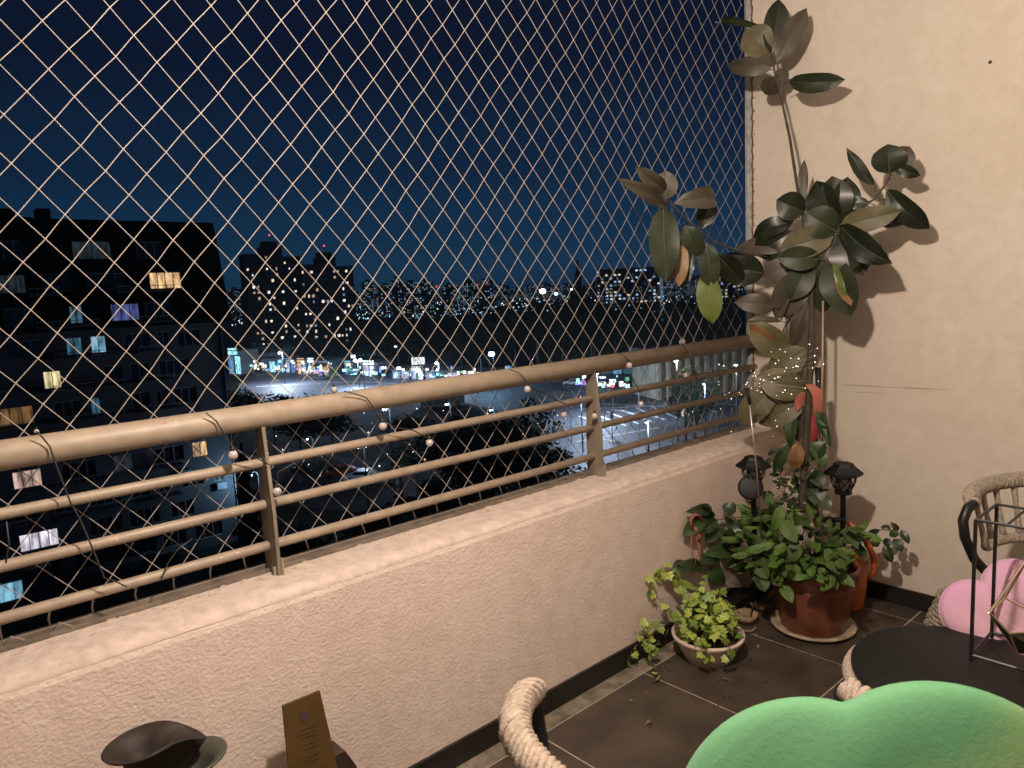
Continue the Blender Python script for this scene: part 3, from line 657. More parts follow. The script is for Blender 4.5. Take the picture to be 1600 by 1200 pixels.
ribbon([(1262, 600, 10, -.46), (1272, 606, 22, -.46), (1279, 620, 16, -.45), (1278, 640, 18, -.45), (1276, 655, 9, -.44)], 'coral_ribbon', CORAL, 'coral ribbon knotted round the trunk, right loop')
ribbon([(1256, 612, 8, -.46), (1250, 622, 18, -.46), (1248, 634, 16, -.46), (1246, 642, 4, -.46)], 'coral_ribbon', CORAL, 'small coral ribbon end sticking out left of the trunk')
ribbon([(1273, 648, 10, -.45), (1274, 665, 16, -.45), (1273, 680, 12, -.45), (1270, 692, 5, -.44)], 'red_ribbon', REDC, 'dark red ribbon tail hanging under the coral knot')
put_leaf(rub, 'leaf', P(1248, 692, x=-.5), P(1240, 735, x=-.5), 24*3.2/FPX, 0, LR, .3, .1, label='orange withered leaf low on the trunk')
# ---- orange hanger hook on the parapet
hk = thing('hanger_hook', 'orange plastic plant hanger with thin legs standing up behind the ivy', 'hanger', P(1088, 885, x=-.86))
xh = -.86
def PY(a, b): return onp(a, b, 1, -.05)
build(MB().tube([PY(1082, 826), PY(1079, 812), PY(1086, 804), (PY(1094, 806)), PY(1098, 816)], [.005, .006, .006, .006, .003], 8), 'hook', CORAL, hk, True)
build(MB().tube([PY(1086, 824), PY(1091, 838), PY(1092, 846)], [.006, .014, .007], 10), 'neck', CORAL, hk, True)
for a, b, c_, d in ((1080, 835, 1081, 893), (1093, 845, 1097, 890), (1096, 840, 1082, 895), (1088, 840, 1101, 905)):
    build(MB().tube([PY(a, b), PY(c_, d)], .0016, 5), 'leg', CORAL, hk, True)
# ---- black slab and clay shards, film
a_, b_ = gnd(1136, 948, .045), gnd(1205, 900, .075)
bs = MB(); dv = (b_-a_); bs.box((a_+b_)/2, (dv.length, .09, .055), rz=math.atan2(dv.y, dv.x), ry=-math.asin(min(.9, (b_.z-a_.z)/dv.length)))
tag(build(bs, 'planter_box', BLK, origin=(a_+b_)/2), 'long black planter box lying against the skirting between ivy and terracotta pot', 'planter')
pb = P(1150, 875, x=-.75)
def shard(c, r, h, a0, a1, label):
    mb = MB(); n = 10; vs = []
    for i in range(n+1):
        a = a0+(a1-a0)*i/n; j = random.uniform(.92, 1.06)
        for rr, z in ((r*.75, 0), (r*j, h), (r*j*.9, h), (r*.66, .008)): vs.append(Vector(c)+Vector((rr*math.cos(a), rr*math.sin(a), z*random.uniform(.9, 1.05))))
    fs = [(i*4+j, i*4+(j+1) % 4, i*4+4+(j+1) % 4, i*4+4+j) for i in range(n) for j in range(4)]+[(0, 1, 2, 3), (n*4+3, n*4+2, n*4+1, n*4)]
    mb.add(vs, fs); return tag(build(mb, 'clay_shard', SHARD, smooth=True, origin=c), label, 'clay shard', 'clay shards on the floor')
shard(gnd(1165, 972, 0), .055, .045, 0, 6.0, 'upper broken clay dish between the ivy bowl and saucer')
shard(gnd(1170, 985, 0)+Vector((-.01, -.0, 0)), .035, .02, 2.5, 5.5, 'lower small clay shard touching the ivy bowl')
shard(gnd(1188, 952, 0), .05, .04, 1.0, 4.9, 'clay shard half under the black planter box')
fmv = []
for i in range(7):
    for j in range(5):
        fmv.append(onp(1125+i*9, 862+j*14, 1, -.05+random.uniform(-.025, .02)))
tag(build(MB().add(fmv, [(i*5+j, i*5+j+1, i*5+j+6, i*5+j+5) for i in range(6) for j in range(4)]), 'plastic_film', CLEAR, smooth=True, origin=fmv[0]), 'crumpled clear plastic film leaning on the parapet behind the leaves', 'plastic film')

# ================================================================== furniture
TC = Vector((-1.45, -1.27, 0))
tb = thing('round_table', 'low round black side table on a woven rope base', 'table', TC)
build(MB().lathe([(.01, .480), (.272, .480), (.280, .485), (.280, .496), (.276, .500), (.01, .500)], TC, 64), 'tabletop', mat('table_black', (.006, .006, .006), .6, spec=.3, var=.1, bump=.05), tb, True)
def ropewrap(path_, r, pitch, m, name, parent, local=False, tr=.3, slant=.5, smooth=True):
    """wound rope along a path: slanted rings"""
    mb = MB(); pts = [Vector(p) for p in path_]; L = [0]
    for a, b in zip(pts, pts[1:]): L.append(L[-1]+(b-a).length)
    n = int(L[-1]/pitch); seg = 0
    for i in range(n):
        s = (i+.5)*pitch
        while seg < len(L)-2 and L[seg+1] < s: seg += 1
        t = (s-L[seg])/(L[seg+1]-L[seg]); c = pts[seg].lerp(pts[seg+1], t); ax = (pts[seg+1]-pts[seg]).normalized()
        e1 = ax.orthogonal().normalized(); e1 = (Vector((0, 0, 1))-ax*ax.z); e1 = e1.normalized() if e1.length > .2 else ax.orthogonal().normalized()
        e2 = ax.cross(e1); jl = random.uniform(-.06, .06)
        ring = [c+r*(math.cos(a)*e1+math.sin(a)*e2)+ax*r*slant*(math.sin(a)+jl) for a in [2*math.pi*q/12 for q in range(12)]]
        mb.tube(ring, pitch*.5, 5, closed=True)
    core = MB().tube(pts, r*.88, 10)
    o = len(mb.v); mb.v += core.v; mb.f += [tuple(i+o for i in f) for f in core.f]
    ob = build(mb, name, m, parent, smooth, local=local); ob['kind'] = 'stuff' if False else ob.get('kind', ''); del ob['kind']
    return ob
base = MB()
for k in range(26):
    z = .05+k*.0165; rr = .245+.012*math.sin(k*.12)
    base.tube([TC+Vector((rr*math.cos(a), rr*math.sin(a), z+.003*math.sin(a*18))) for a in [2*math.pi*q/72 for q in range(72)]], .0105, 6, closed=True)
build(base, 'woven_base', ROPEP, tb, True)
ring = [TC+Vector((.285*math.cos(a), .285*math.sin(a), .462)) for a in [2*math.pi*q/60 for q in range(61)]]
ropewrap(ring, .013, .010, ROPEP, 'rope_rim', tb)
# black wire box stand on the table
X0, X1, Y0, Y1, Z0, Z1 = -1.38, -1.20, -1.255, -1.435, .503, .895
ws = thing('wire_stand', 'tall open box of thin black metal rods standing on the round table', 'stand', ((X0+X1)/2, (Y0+Y1)/2, Z0))
cs = [(X0, Y0), (X1, Y0), (X1, Y1), (X0, Y1)]
for i in range(4):
    a, b = cs[i], cs[(i+1) % 4]
    build(MB().box((a[0], a[1], (Z0+Z1)/2), (.008, .008, Z1-Z0)), 'upright', BLKM, ws)
    for z in (Z0+.016, Z1):
        build(MB().tube([(a[0], a[1], z), (b[0], b[1], z)], .0042, 6), 'crossbar', BLKM, ws)
build(MB().tube([((X0), (Y0+Y1)/2+.02, Z1), (X1, (Y0+Y1)/2+.02, Z1)], .0035, 6), 'crossbar', BLKM, ws)
# gold geometric terrarium in front
gt = thing('terrarium', 'gold-edged geometric glass candle holder hanging by the wire stand', 'terrarium', atd(1590, 1000, 1.72))
def GA(a, b, d=0): return atd(a, b, 1.78+d)
gv = {'a': GA(1546, 957), 'b': GA(1612, 862), 'c': GA(1570, 934, .08), 'd': GA(1577, 990), 'e': GA(1640, 985), 'f': GA(1568, 990, .1), 'g': GA(1590, 1022, .03), 'h': GA(1640, 1026), 'i': GA(1612, 955, .05), 'j': GA(1680, 900), 'k': GA(1690, 970)}
for p, q in ('ab', 'ad', 'ac', 'cb', 'ci', 'de', 'af', 'fg', 'dg', 'gh', 'bj', 'jk', 'ke', 'eh', 'kh', 'ie'):
    build(MB().tube([gv[p], gv[q]], .0030, 6), 'gold_edge', GOLD, gt)
for tri in ('adg', 'adf', 'deh', 'dhg'):
    vs = [gv[x] for x in tri]; build(MB().prism(vs, (0, .0012, 0)), 'glass_pane', GLASSD if tri != 'adf' else GLASSD, gt)

def rope_chair(name, label, loc, rz, mrope, group, plain=False, zt=.765):
    """tub chair facing +X local: rope band back, black tube arms, woven seat"""
    t = thing(name, label, 'chair', loc, rz, group)
    Rr = .30; band = []; A = 118
    for i in range(33):
        a = R(180-A+2*A*i/32)
        if plain: ad_ = min(math.degrees(a), 360-math.degrees(a)); k_ = max(0, min(1, (128-ad_)/64)); Rr = .25+.075*k_*k_*(3-2*k_)
        band.append(Vector((Rr*math.cos(a), Rr*(1.0 if plain else 1.05)*math.sin(a), zt+(0 if plain else .03*math.cos(R((i-16)*5)) - .02))))
    ropewrap(band, .0225, .0145, mrope, 'back_band', t, True, slant=.9)
    low = [Vector((p.x*.86, p.y*.86, .565)) for p in band[3:-3]]
    ropewrap(low, .015, .0095, mrope, 'lower_band', t, True)
    for i in range(3, 30, 2):
        p = band[i]; q = Vector((p.x*.86, p.y*.86, .565)); mb = MB()
        mid = p.lerp(q, .5)
        mb.tube([p, p.lerp(q, .25), mid, p.lerp(q, .75), q], [.013, .010, .0085, .0105, .013], 7); build(mb, 'back_rope', mrope, t, True, local=True)
    for s in (0, -1):
        e = band[s]; y = 1 if e.y > 0 else -1
        pth = [e, e+Vector((.03, y*.012, -.012)), e+Vector((.055, y*.018, -.05)), e+Vector((.055, y*.01, -.11)), e+Vector((.02, -y*.01, -.19)), Vector((e.x-.06, e.y-y*.05, .47)), Vector((e.x-.09, e.y-y*.075, .42))]
        if plain: pth = [e, e+Vector((.012, -y*.004, -.03)), e+Vector((-.02, -y*.02, -.14)), Vector((e.x-.08, e.y-y*.06, .43))]
        build(MB().tube(pth, .0165, 12), 'arm_tube', BLKM, t, True, local=True)
    seat = MB()
    for k in range(9):
        rr = .27-k*.028
        seat.tube([Vector((rr*math.cos(a), rr*math.sin(a), .405+.004*math.sin(a*14+k*3))) for a in [2*math.pi*q/40 for q in range(40)]], .0145, 6, closed=True)
    build(seat, 'seat', mrope, t, True, local=True)
    sk_ = MB()
    for k in range(9):
        rr = .275-.006*abs(k-4)
        sk_.tube([Vector(((rr+.004*math.sin(a*20+k*math.pi))*math.cos(a), (rr+.004*math.sin(a*20+k*math.pi))*math.sin(a), .385-k*.017)) for a in [2*math.pi*q/80 for q in range(80)]], .010, 5, closed=True)
    build(sk_, 'seat_apron', mrope, t, True, local=True)
    for a in (45, 135, 225, 315):
        p = Vector((.20*math.cos(R(a)), .20*math.sin(R(a)), .39)); q = Vector((.27*math.cos(R(a)), .27*math.sin(R(a)), 0))
        build(MB().tube([p, q], [.015, .011], 8), 'leg', BLKM, t, True, local=True)
    return t
def cushion(name, label, c, nrm, upv, rad, thick, m, petals=5, ph=0, lobe=.2, rid=0):
    n = Vector(nrm).normalized(); u = Vector(upv); u = (u-n*u.dot(n)).normalized(); s = u.cross(n)
    vs = []; fs = []; NA, NR = 120, 40
    for side in (1, -1):
        for i in range(NR+1):
            q = i/NR
            for j in range(NA):
                a = 2*math.pi*j/NA; pet = abs(math.cos((a-ph)*petals/2))**.8
                ro = rad*(1-lobe+lobe*pet); rr = ro*math.sin(q*math.pi/2)
                h = thick*(math.cos(q*math.pi/2)**.55)*(1-.10*(1-pet)*q)*(1-.35*math.exp(-(rr/rad*4)**2))
                h += rid*math.sin(rr*330+.6*math.sin(a*3))*min(1, 4*(1-q))*(.5+.5*math.sin(a*2+rr*9)) + .0022*math.sin(a*7+rr*30)*(1-q)*q*3
                vs.append(Vector(c)+s*rr*math.cos(a)+u*rr*math.sin(a)+n*side*h)
    for k in (0, 1):
        o = k*(NR+1)*NA
        for i in range(NR):
            for j in range(NA):
                f = (o+i*NA+j, o+i*NA+(j+1) % NA, o+(i+1)*NA+(j+1) % NA, o+(i+1)*NA+j); fs.append(f if k == 0 else f[::-1])
    o = tag(build(MB().add(vs, fs), name, m, smooth=True, origin=c), label, 'cushion')
    rim_ = rid == 0 and [vs[NR*NA+j]+(vs[NR*NA+j]-Vector(c)).normalized()*.0005 for j in range(NA)]
    if rim_: build(MB().tube(rim_, .0030, 8, closed=True), 'piping', m, o, True)
    return o
def dye(name, c1, c2, axis, lo, hi, piping=False):
    m = bpy.data.materials.new(name); m.use_nodes = True; n = m.node_tree; b = n.nodes['Principled BSDF']
    b.inputs['Roughness'].default_value = .9; b.inputs['Sheen Weight'].default_value = .12; b.inputs['Specular IOR Level'].default_value = .15
    t = n.nodes.new('ShaderNodeTexCoord'); s = n.nodes.new('ShaderNodeVectorMath'); s.operation = 'DOT_PRODUCT'; s.inputs[1].default_value = axis
    n.links.new(t.outputs['Object'], s.inputs[0])
    no = n.nodes.new('ShaderNodeTexNoise'); no.inputs['Scale'].default_value = 9; no.inputs['Detail'].default_value = 6; n.links.new(t.outputs['Object'], no.inputs['Vector'])
    ad = n.nodes.new('ShaderNodeMath'); ad.operation = 'MULTIPLY_ADD'; ad.inputs[1].default_value = .12; n.links.new(no.outputs['Fac'], ad.inputs[0]); n.links.new(s.outputs['Value'], ad.inputs[2])
    r = n.nodes.new('ShaderNodeValToRGB'); mr = n.nodes.new('ShaderNodeMapRange'); mr.inputs[1].default_value = lo; mr.inputs[2].default_value = hi
    n.links.new(ad.outputs[0], mr.inputs[0]); n.links.new(mr.outputs[0], r.inputs[0]); n.links.new(r.outputs[0], b.inputs['Base Color'])
    e = r.color_ramp.elements; e[0].color = (*c1[0], 1); e[1].color = (*c2, 1); e[1].position = 1
    for i, c in enumerate(c1[1:]): q = e.new((i+1)/len(c1)); q.color = (*c, 1)
    n3 = n.nodes.new('ShaderNodeTexNoise'); n3.inputs['Scale'].default_value = 120; n3.inputs['Detail'].default_value = 8; n3.inputs['Roughness'].default_value = .75; n.links.new(t.outputs['Object'], n3.inputs['Vector'])
    bu = n.nodes.new('ShaderNodeBump'); bu.inputs['Strength'].default_value = .5; bu.inputs['Distance'].default_value = .004; n.links.new(n3.outputs['Fac'], bu.inputs['Height']); n.links.new(bu.outputs[0], b.inputs['Normal'])
    return m
PCH = Vector((-.58, -1.345, 0))
rope_chair('rope_chair', 'grey rope-backed chair with pink cushion by the right wall', PCH, R(180), ROPE, 'rope tub chairs')
PINK = dye('pink_velvet', [(.50, .33, .47), (.52, .33, .44), (.54, .33, .40)], (.48, .26, .42), (0, .5, .8), -.2, .25)
cushion('pink_cushion', 'pink flower-shaped cushion on the rope chair beyond the table', atd(1590, 985, 2.12), (-.85, -.30, .42), (.3, .1, .9), .20, .05, PINK, 5, R(36+54), .24)
WB = Vector((-.40, -.965, 0))
wb_ = thing('woven_basket', 'small grey woven rope basket on the floor left of the pink cushion', 'basket', WB)
wv_ = MB()
for k in range(18):
    rr = .10+.045*math.sin(math.pi*min(1, (k+2)/18)**.8)
    wv_.tube([WB+Vector(((rr+.0035*math.sin(a*16+k*math.pi))*math.cos(a), (rr+.0035*math.sin(a*16+k*math.pi))*math.sin(a), .009+k*.0155)) for a in [2*math.pi*q/80 for q in range(80)]], .0088, 5, closed=True)
build(wv_, 'woven_side', ROPE, wb_, True)
build(MB().lathe([(.002, .01), (.09, .01), (.092, .265), (.002, .27)], WB, 24), 'lining', ROPE, wb_)
# near chair with the green cushion
E_ = atd(826, 1085, 1.34); N_ = atd(905, 1225, 1.06)
GCH = Vector((-2.562, -1.195, 0))
GC = [GCH, R(43.3)]
rope_chair('rope_chair', 'pale rope chair in the foreground whose wound arm ends by the parapet', GCH, GC[1], ROPEP, 'rope tub chairs', True, .80)
GREEN = dye('green_velvet', [(.17, .13, .025), (.17, .18, .05), (.15, .24, .10), (.085, .24, .115)], (.11, .28, .145), (-.35, .45, .82), .055, .33)
cushion('green_cushion', 'big green and olive flower-shaped velvet cushion in the near foreground', atd(1425, 1478, .99), (-.80, -.52, .30), (.1, .1, .9), .352, .055, GREEN, 5, R(137), .13, .0005)
OT = atd(1415, 1478, .99)
ot_ = thing('footstool', 'low dark footstool just outside the frame under the green cushion', 'stool', (OT.x, OT.y, 0))
build(MB().lathe([(.01, OT.z-.42), (.19, OT.z-.42), (.20, OT.z-.40), (.20, OT.z-.36), (.01, OT.z-.35)], (OT.x, OT.y, 0), 32), 'seat', WOODD, ot_, True)
for a in (45, 135, 225, 315): build(MB().tube([(OT.x+.15*math.cos(R(a)), OT.y+.15*math.sin(R(a)), OT.z-.41), (OT.x+.17*math.cos(R(a)), OT.y+.17*math.sin(R(a)), 0)], .015, 8), 'leg', WOODD, ot_)

# ---- small bench below with vases and plaque
BZ = .25
bn = thing('low_bench', 'dark wooden bench against the parapet under the plaque and vases', 'bench', (-3.0, -.22, 0))
build(MB().bx(-3.6, -2.62, -.32, -.03, BZ-.03, BZ), 'top', WOODD, bn)
for x in (-3.55, -2.67):
    for y in (-.28, -.07): build(MB().bx(x-.02, x+.02, y-.02, y+.02, 0, BZ-.03), 'leg', WOODD, bn)
def vase(c, s, m, label, lip, tilt, ls=.55):
    def fn(p, a, i):
        k = max(0, (i-4)/5); d = math.cos(a-lip)
        q = p.copy(); q.x *= 1; 
        ext = max(0, d)**8*ls*k*p.length*.5
        q += Vector((math.cos(lip), math.sin(lip), 0))*ext - Vector((0, 0, 1))*ext*.75
        q.z += tilt*k*(-math.cos(a-lip-2.6))*p.xy.length
        return q
    pr = [(.045, 0), (.050, .004), (.040, .05), (.038, .11), (.040, .145), (.050, .165), (.068, .178), (.078, .184), (.080, .188), (.074, .189), (.055, .178), (.038, .160), (.025, .12), (.002, .11)]
    return tag(build(MB().lathe([(r*s, z*s) for r, z in pr], c, 48, fn, cap=False), 'flared_vase', m, smooth=True, origin=c), label, 'vase')
def hgt(px, py, y):
    p = onp(px, py, 1, y); return p
v1 = hgt(222, 1160, -.16); v2 = hgt(302, 1182, -.20)
vase(Vector((v1.x, v1.y, v1.z-.186*1.0)), 1.0, VASE, 'larger dark brown flared vase with a pointed lip near the bottom left', R(-15), .12)
vase(Vector((v2.x+.0, v2.y, v2.z-.188*.90)), .90, VASG, 'smaller grey-green flared vase beside the dark brown one', R(20), .10, .0)
# plaque
q0, q1, q2, q3 = onp(442, 1104, 1, -.10), onp(500, 1080, 1, -.10), onp(529, 1206, 1, -.15), onp(455, 1232, 1, -.15)
plq = thing('award_plaque', 'brass-coloured award plaque with a small shield leaning on a dark wedge stand', 'plaque', (q3.x, q3.y, q3.z))
build(MB().prism([q0, q1, q2, q3], (0, .008, 0)), 'plate', PLAQ, plq)
def pq(u, v, e=.0012):
    a = q0.lerp(q1, u); b = q3.lerp(q2, u); c = a.lerp(b, v); return c+Vector((0, -e, 0))
sh = [pq(.42, .16), pq(.58, .15), pq(.60, .25), pq(.51, .30), pq(.42, .26)]
build(MB().prism(sh, (0, .002, 0)), 'shield', mat('shield', (.045, .025, .035), .5), plq)
mk = MB()
for v, us in ((.36, (.3, .75)), (.42, (.25, .7)), (.46, (.3, .62)), (.55, (.38, .62)), (.60, (.36, .66)), (.70, (.4, .7)), (.76, (.36, .6))):
    u = us[0]
    while u < us[1]:
        e = u+random.uniform(.03, .08); mk.prism([pq(u, v-.008), pq(e, v-.009), pq(e, v+.006), pq(u, v+.007)], (0, .002, 0)); u = e+.02
build(mk, 'engraving', PLAQD, plq)
wa = onp(506, 1165, 1, -.06); wb = onp(556, 1196, 1, -.12)
build(MB().prism([(q2.x-.06, -.125, BZ), (wb.x, -.125, BZ), (wb.x, -.125, wb.z), (wa.x+.03, -.125, wa.z-.0), (q2.x-.06, -.125, wa.z)], (0, .07, 0)), 'wedge_stand', WOODD, plq)

# ================================================================== THE CITY
GR = mat('ground_dark', (.010, .011, .010), .95, spec=.1, var=.6, vs_=.05)
ASPH = mat('asphalt', (.050, .052, .060), .7, var=.6, vs_=.12, bump=.2, bs=3)
PAVE = mat('pavement', (.12, .12, .12), .85, var=.25, vs_=.4)
PAINT = mat('road_paint', (.5, .5, .5), .7, var=.3, vs_=1)
DKW = mat('facade_grey', (.058, .062, .074), .85, var=.2, vs_=.3)
DKW2 = mat('facade_pale', (.20, .22, .25), .85, var=.15, vs_=.3)
SLATE = mat('mansard_slate', (.005, .005, .005), .9, spec=.1, var=.3, vs_=1)
FRM = mat('window_frame', (.22, .24, .26), .6)
GLS = mat('night_glass', (.010, .012, .016), .12, spec=.6)
HOUSE = mat('house_wall', (.10, .11, .12), .85, var=.3, vs_=.2)
ROOF = mat('house_roof', (.025, .022, .022), .8, var=.3, vs_=.5)
POLE = mat('galvanised_pole', (.07, .075, .08), .5, metal=.3)
def lit(name, c, s): return mat(name, (.02, .02, .02), .5, emit=c, es=s)
L_WARM = lit('lit_warm', (1, .62, .30), .75); L_YEL = lit('lit_yellow', (1, .85, .45), .62); L_WHT = lit('lit_white', (.95, .88, 1), .62)
L_CYN = lit('lit_cyan', (.35, .75, 1), .45); L_CYD = lit('lit_cyan_dim', (.10, .28, .42), .35); L_VIO = lit('lit_violet', (.20, .26, .75), .30)
L_ORD = lit('lit_orange_dim', (.55, .28, .10), .25); L_PNK = lit('lit_pink', (.9, .62, .5), .45); L_DIM = lit('lit_dim', (.05, .07, .09), .25)
L_LAMP = lit('lamp_white', (.80, .92, 1), 10); L_LAMPB = lit('lamp_blue', (.30, .70, 1), 12); L_RED = lit('lamp_red', (1, .03, .05), 6); L_BIG = lit('lamp_big', (.85, .95, 1), 40)

build(MB().add([(-900, -60, G-.03), (2600, -60, G-.03), (2600, 2600, G-.03), (-900, 2600, G-.03)], [(0, 1, 2, 3)]), 'ground', GR, kind='structure')
def sheet(pxs, name, m, z):
    return build(MB().prism([gnd(a, b)+Vector((0, 0, z)) for a, b in pxs], (0, 0, -.01)), name, m, kind='structure')
ro = sheet([(372, 600), (405, 572), (480, 574), (560, 578), (700, 588), (860, 592), (1000, 598), (1180, 606), (1240, 640), (1180, 668), (1040, 712), (1000, 745), (900, 765), (858, 720), (845, 660), (700, 622), (560, 618), (430, 640), (385, 640)], 'road', ASPH, 0)
sheet([(395, 690), (520, 712), (650, 730), (650, 775), (560, 800), (440, 790), (390, 760)], 'car_park', mat('old_asphalt', (.022, .023, .026), .9, spec=.2, var=.4, vs_=.3), .004)
pv = sheet([(372, 574), (480, 561), (600, 567), (720, 575), (860, 581), (1000, 588), (1170, 596), (1180, 604), (1000, 596.5), (860, 590.5), (700, 586.5), (560, 576.5), (405, 570.5), (372, 590)], 'pavement', PAVE, .12)
sheet([(845, 615), (905, 612), (960, 622), (905, 634), (850, 628)], 'traffic_island', PAVE, .10)
mk = 0
def stripe(a, b, w_=.25):
    p, q = gnd(*a)+Vector((0, 0, .004)), gnd(*b)+Vector((0, 0, .004)); d = (q-p).normalized(); s = Vector((-d.y, d.x, 0))*w_/2
    build(MB().prism([p-s, q-s, q+s, p+s], (0, 0, -.003)), 'road_marking', PAINT, ro)
for i in range(9): stripe((905+i*22, 650-i*3.2), (958+i*20, 668-i*3.0), .35)
for a, b in (((930, 630), (1110, 640)), ((905, 640), (1060, 632)), ((870, 668), (960, 690)), ((960, 640), (1040, 655)), ((400, 604), (560, 596)), ((560, 596), (700, 604)), ((880, 604), (1040, 608)), ((1090, 640), (1160, 622)), ((900, 690), (1030, 668)), ((1000, 628), (1150, 632))): stripe(a, b, .3)

for i in range(14): stripe((400+i*24, 586-i*.1), (412+i*24, 586-i*.1), .3)
for i in range(10): stripe((868+i*7, 612), (872+i*7, 622), .5)
# ---- apartment block on the left
FY = 64.0
ab = thing('apartment_block', 'tall dark apartment block with black mansard floors and a few lit windows at left', 'building', (0, FY, G))
ZC = [6.1-2.45*k for k in range(11)]
litw = [(0, 10.0, 12.7, L_DIM), (1, 15.3, 17.8, L_WARM), (2, 12.2, 14.3, L_VIO), (2, 9.3, 10.2, L_CYD), (3, 10.7, 11.8, L_CYN), (3, 9.0, 10.1, L_CYD), (4, 7.2, 8.4, L_YEL), (5, 4.0, 6.3, L_ORD), (7, 17.6, 18.9, L_WARM), (7, 4.4, 6.3, L_PNK), (9, 4.3, 6.9, L_WHT), (5, 10.2, 10.9, L_CYD), (7, 11.4, 12.8, L_DIM), (8, 19.2, 20.0, L_DIM), (1, 5.0, 6.7, L_DIM)]
HW = .68
def windows(k, xs, wallm, y, dz=HW):
    z = ZC[k]; mb = MB(); prev = -26; xe = 20.4 if k <= 2 else 20.95
    top = z+1.225 if k else 8.45; bot = z-1.225
    if k == 10: bot = G
    mb.bx(-26, xe, y, y+.5, z+dz, top); mb.bx(-26, xe, y, y+.5, bot, z-dz)
    for (a, b, m) in xs:
        mb.bx(prev, a, y, y+.5, z-dz, z+dz); prev = b
        fr = MB(); t = .05
        fr.bx(a, b, y+.06, y+.14, z-dz, z-dz+t); fr.bx(a, b, y+.06, y+.14, z+dz-t, z+dz)
        n = max(2, int((b-a)/.8)+1)
        for i in range(n+1):
            xx = a+(b-a-t)*i/n; fr.bx(xx, xx+t, y+.06, y+.14, z-dz+t, z+dz-t)
        wo = build(fr, 'window', FRM, ab)
        if m in (L_WARM, L_YEL, L_WHT, L_ORD, L_PNK):
            cu = MB(); nn = int((b-a)/.09); pts = []
            for i in range(nn+1):
                x = a+(b-a)*i/nn; yy = y+.22+.05*math.sin(i*2.1)+random.uniform(-.02, .02); pts += [Vector((x, yy, z-dz)), Vector((x, yy, z+dz))]
            cu.add(pts, [(2*i, 2*i+2, 2*i+3, 2*i+1) for i in range(nn)]); build(cu, 'curtain', m, wo)
        build(MB().bx(a, b, y+.16, y+.18, z-dz, z+dz) if m not in (L_WARM, L_YEL, L_WHT, L_ORD, L_PNK) else MB().bx(a, b, y+.30, y+.32, z-dz, z+dz), 'pane', m or GLS, wo)
    mb.bx(prev, xe, y, y+.5, z-dz, z+dz)
    build(mb, 'facade', wallm, ab)
for k in range(11):
    forced = sorted([(a, b, m) for kk, a, b, m in litw if kk == k]); xs = []
    x = -6+random.uniform(0, 1)
    def free(x0, x1): return all(x1 < a-.35 or x0 > b+.35 for a, b, _ in forced)
    while x < (17.8 if k > 2 else 18.6):
        wv = random.choice((.9, 1.4, 1.9, 2.4)) if k > 2 else random.choice((2.0, 2.8))
        if free(x, x+wv): xs.append((x, x+wv, None))
        x += wv+random.uniform(.5, 1.1)
    xs = sorted(xs+forced, key=lambda q: q[0])
    if k <= 2: xs = [q for q in xs if q[1] < 19.6]
    windows(k, xs, SLATE if k <= 2 else (DKW), FY-(.9 if k <= 2 else 0))
# back and side mass
build(MB().bx(-26, 20.95, FY+1.0, FY+14, G, -.05), 'side_wall', DKW, ab)
build(MB().prism([(20.39, FY-.38, -.04), (20.39, FY-.38, 8.44), (20.39, FY+12, 8.44), (20.39, FY+13, -.04)], (-46.3, 0, 0)), 'mansard_roof', SLATE, ab)
build(MB().prism([(20.402, FY-.9, -.02), (21.72, FY-.9, -.02), (20.90, FY-.9, 8.44), (20.402, FY-.9, 8.44)], (0, 13, 0)), 'mansard_side', SLATE, ab)
for x, h in ((6.3, 1.1), (8.7, 1.2), (7.4, .5), (11, .35), (1, 1.2)): build(MB().bx(x, x+.9, FY+3, FY+4.5, 8.45, 8.45+h), 'chimney', SLATE, ab)
for k in range(1, 11):
    for (a, b) in (((8.7, 14.9) if k == 1 else (random.uniform(-3, 1), random.uniform(3, 5))), (random.uniform(6, 9), random.uniform(11, 13)), (random.uniform(13.5, 14), random.uniform(16, 17))):
        z = ZC[k]-.72; y0 = FY-(2.0 if k <= 2 else 1.1)
        bal = build(MB().bx(a, b, y0, FY-(.95 if k <= 2 else .02), z-.22, z-.06), 'balcony', DKW, ab)
        bm = MB().bx(a, b, y0-.02, y0+.04, z+.62 if False else z+.28, z+.33)
        for i in range(int((b-a)/.5)+1): bm.bx(a+i*.5, a+i*.5+.03, y0, y0+.03, z-.06, z+.28)
        build(bm, 'balcony_rail', FRM, bal)
for x, z in ((16.5, -13.2), (19.3, -14.9), (18.2, -8.6)):
    build(MB().bx(x, x+.8, FY-.35, FY-.02, z, z+.6), 'air_conditioner', DKW2, ab)
pw = MB().bx(20.95, 20.99, FY-.2, FY, G, -.3)
build(pw, 'downpipe', FRM, ab)

# ---- lamps
def street_lamp(px, py, D, label, m=L_LAMP, r=.28, watts=0, c=(.58, .74, 1), soft=.3, hb=None):
    p = atd(px, py, D); t = thing('street_lamp', label, 'street lamp', (p.x, p.y, G), group='street lamps')
    build(MB().tube([(p.x+.9, p.y+.5, G), (p.x+.9, p.y+.5, p.z-.3), (p.x+.6, p.y+.35, p.z+.15), (p.x, p.y, p.z+.2)], [.11, .07, .05, .05], 8), 'pole', POLE, t, True)
    build(MB().lathe([(.12, .26), (r*1.2, .12), (r*1.25, .04)], (p.x, p.y, p.z), 10), 'hood', POLE, t)
    build(MB().ball(p, r, 8, .7), 'lamp_head', m, t, True)
    if watts:
        l = bpy.data.lights.new('lamp_light', 'POINT'); l.energy = watts; l.color = c; l.shadow_soft_size = soft
        o = link('lamp_light', l, t); o.location = (0, 0, p.z-.35-G)
    return t
street_lamp(768, 553, 165, 'blue-glowing street lamp above the middle of the handrail', L_LAMPB, .75, 22000, (.25, .6, 1))
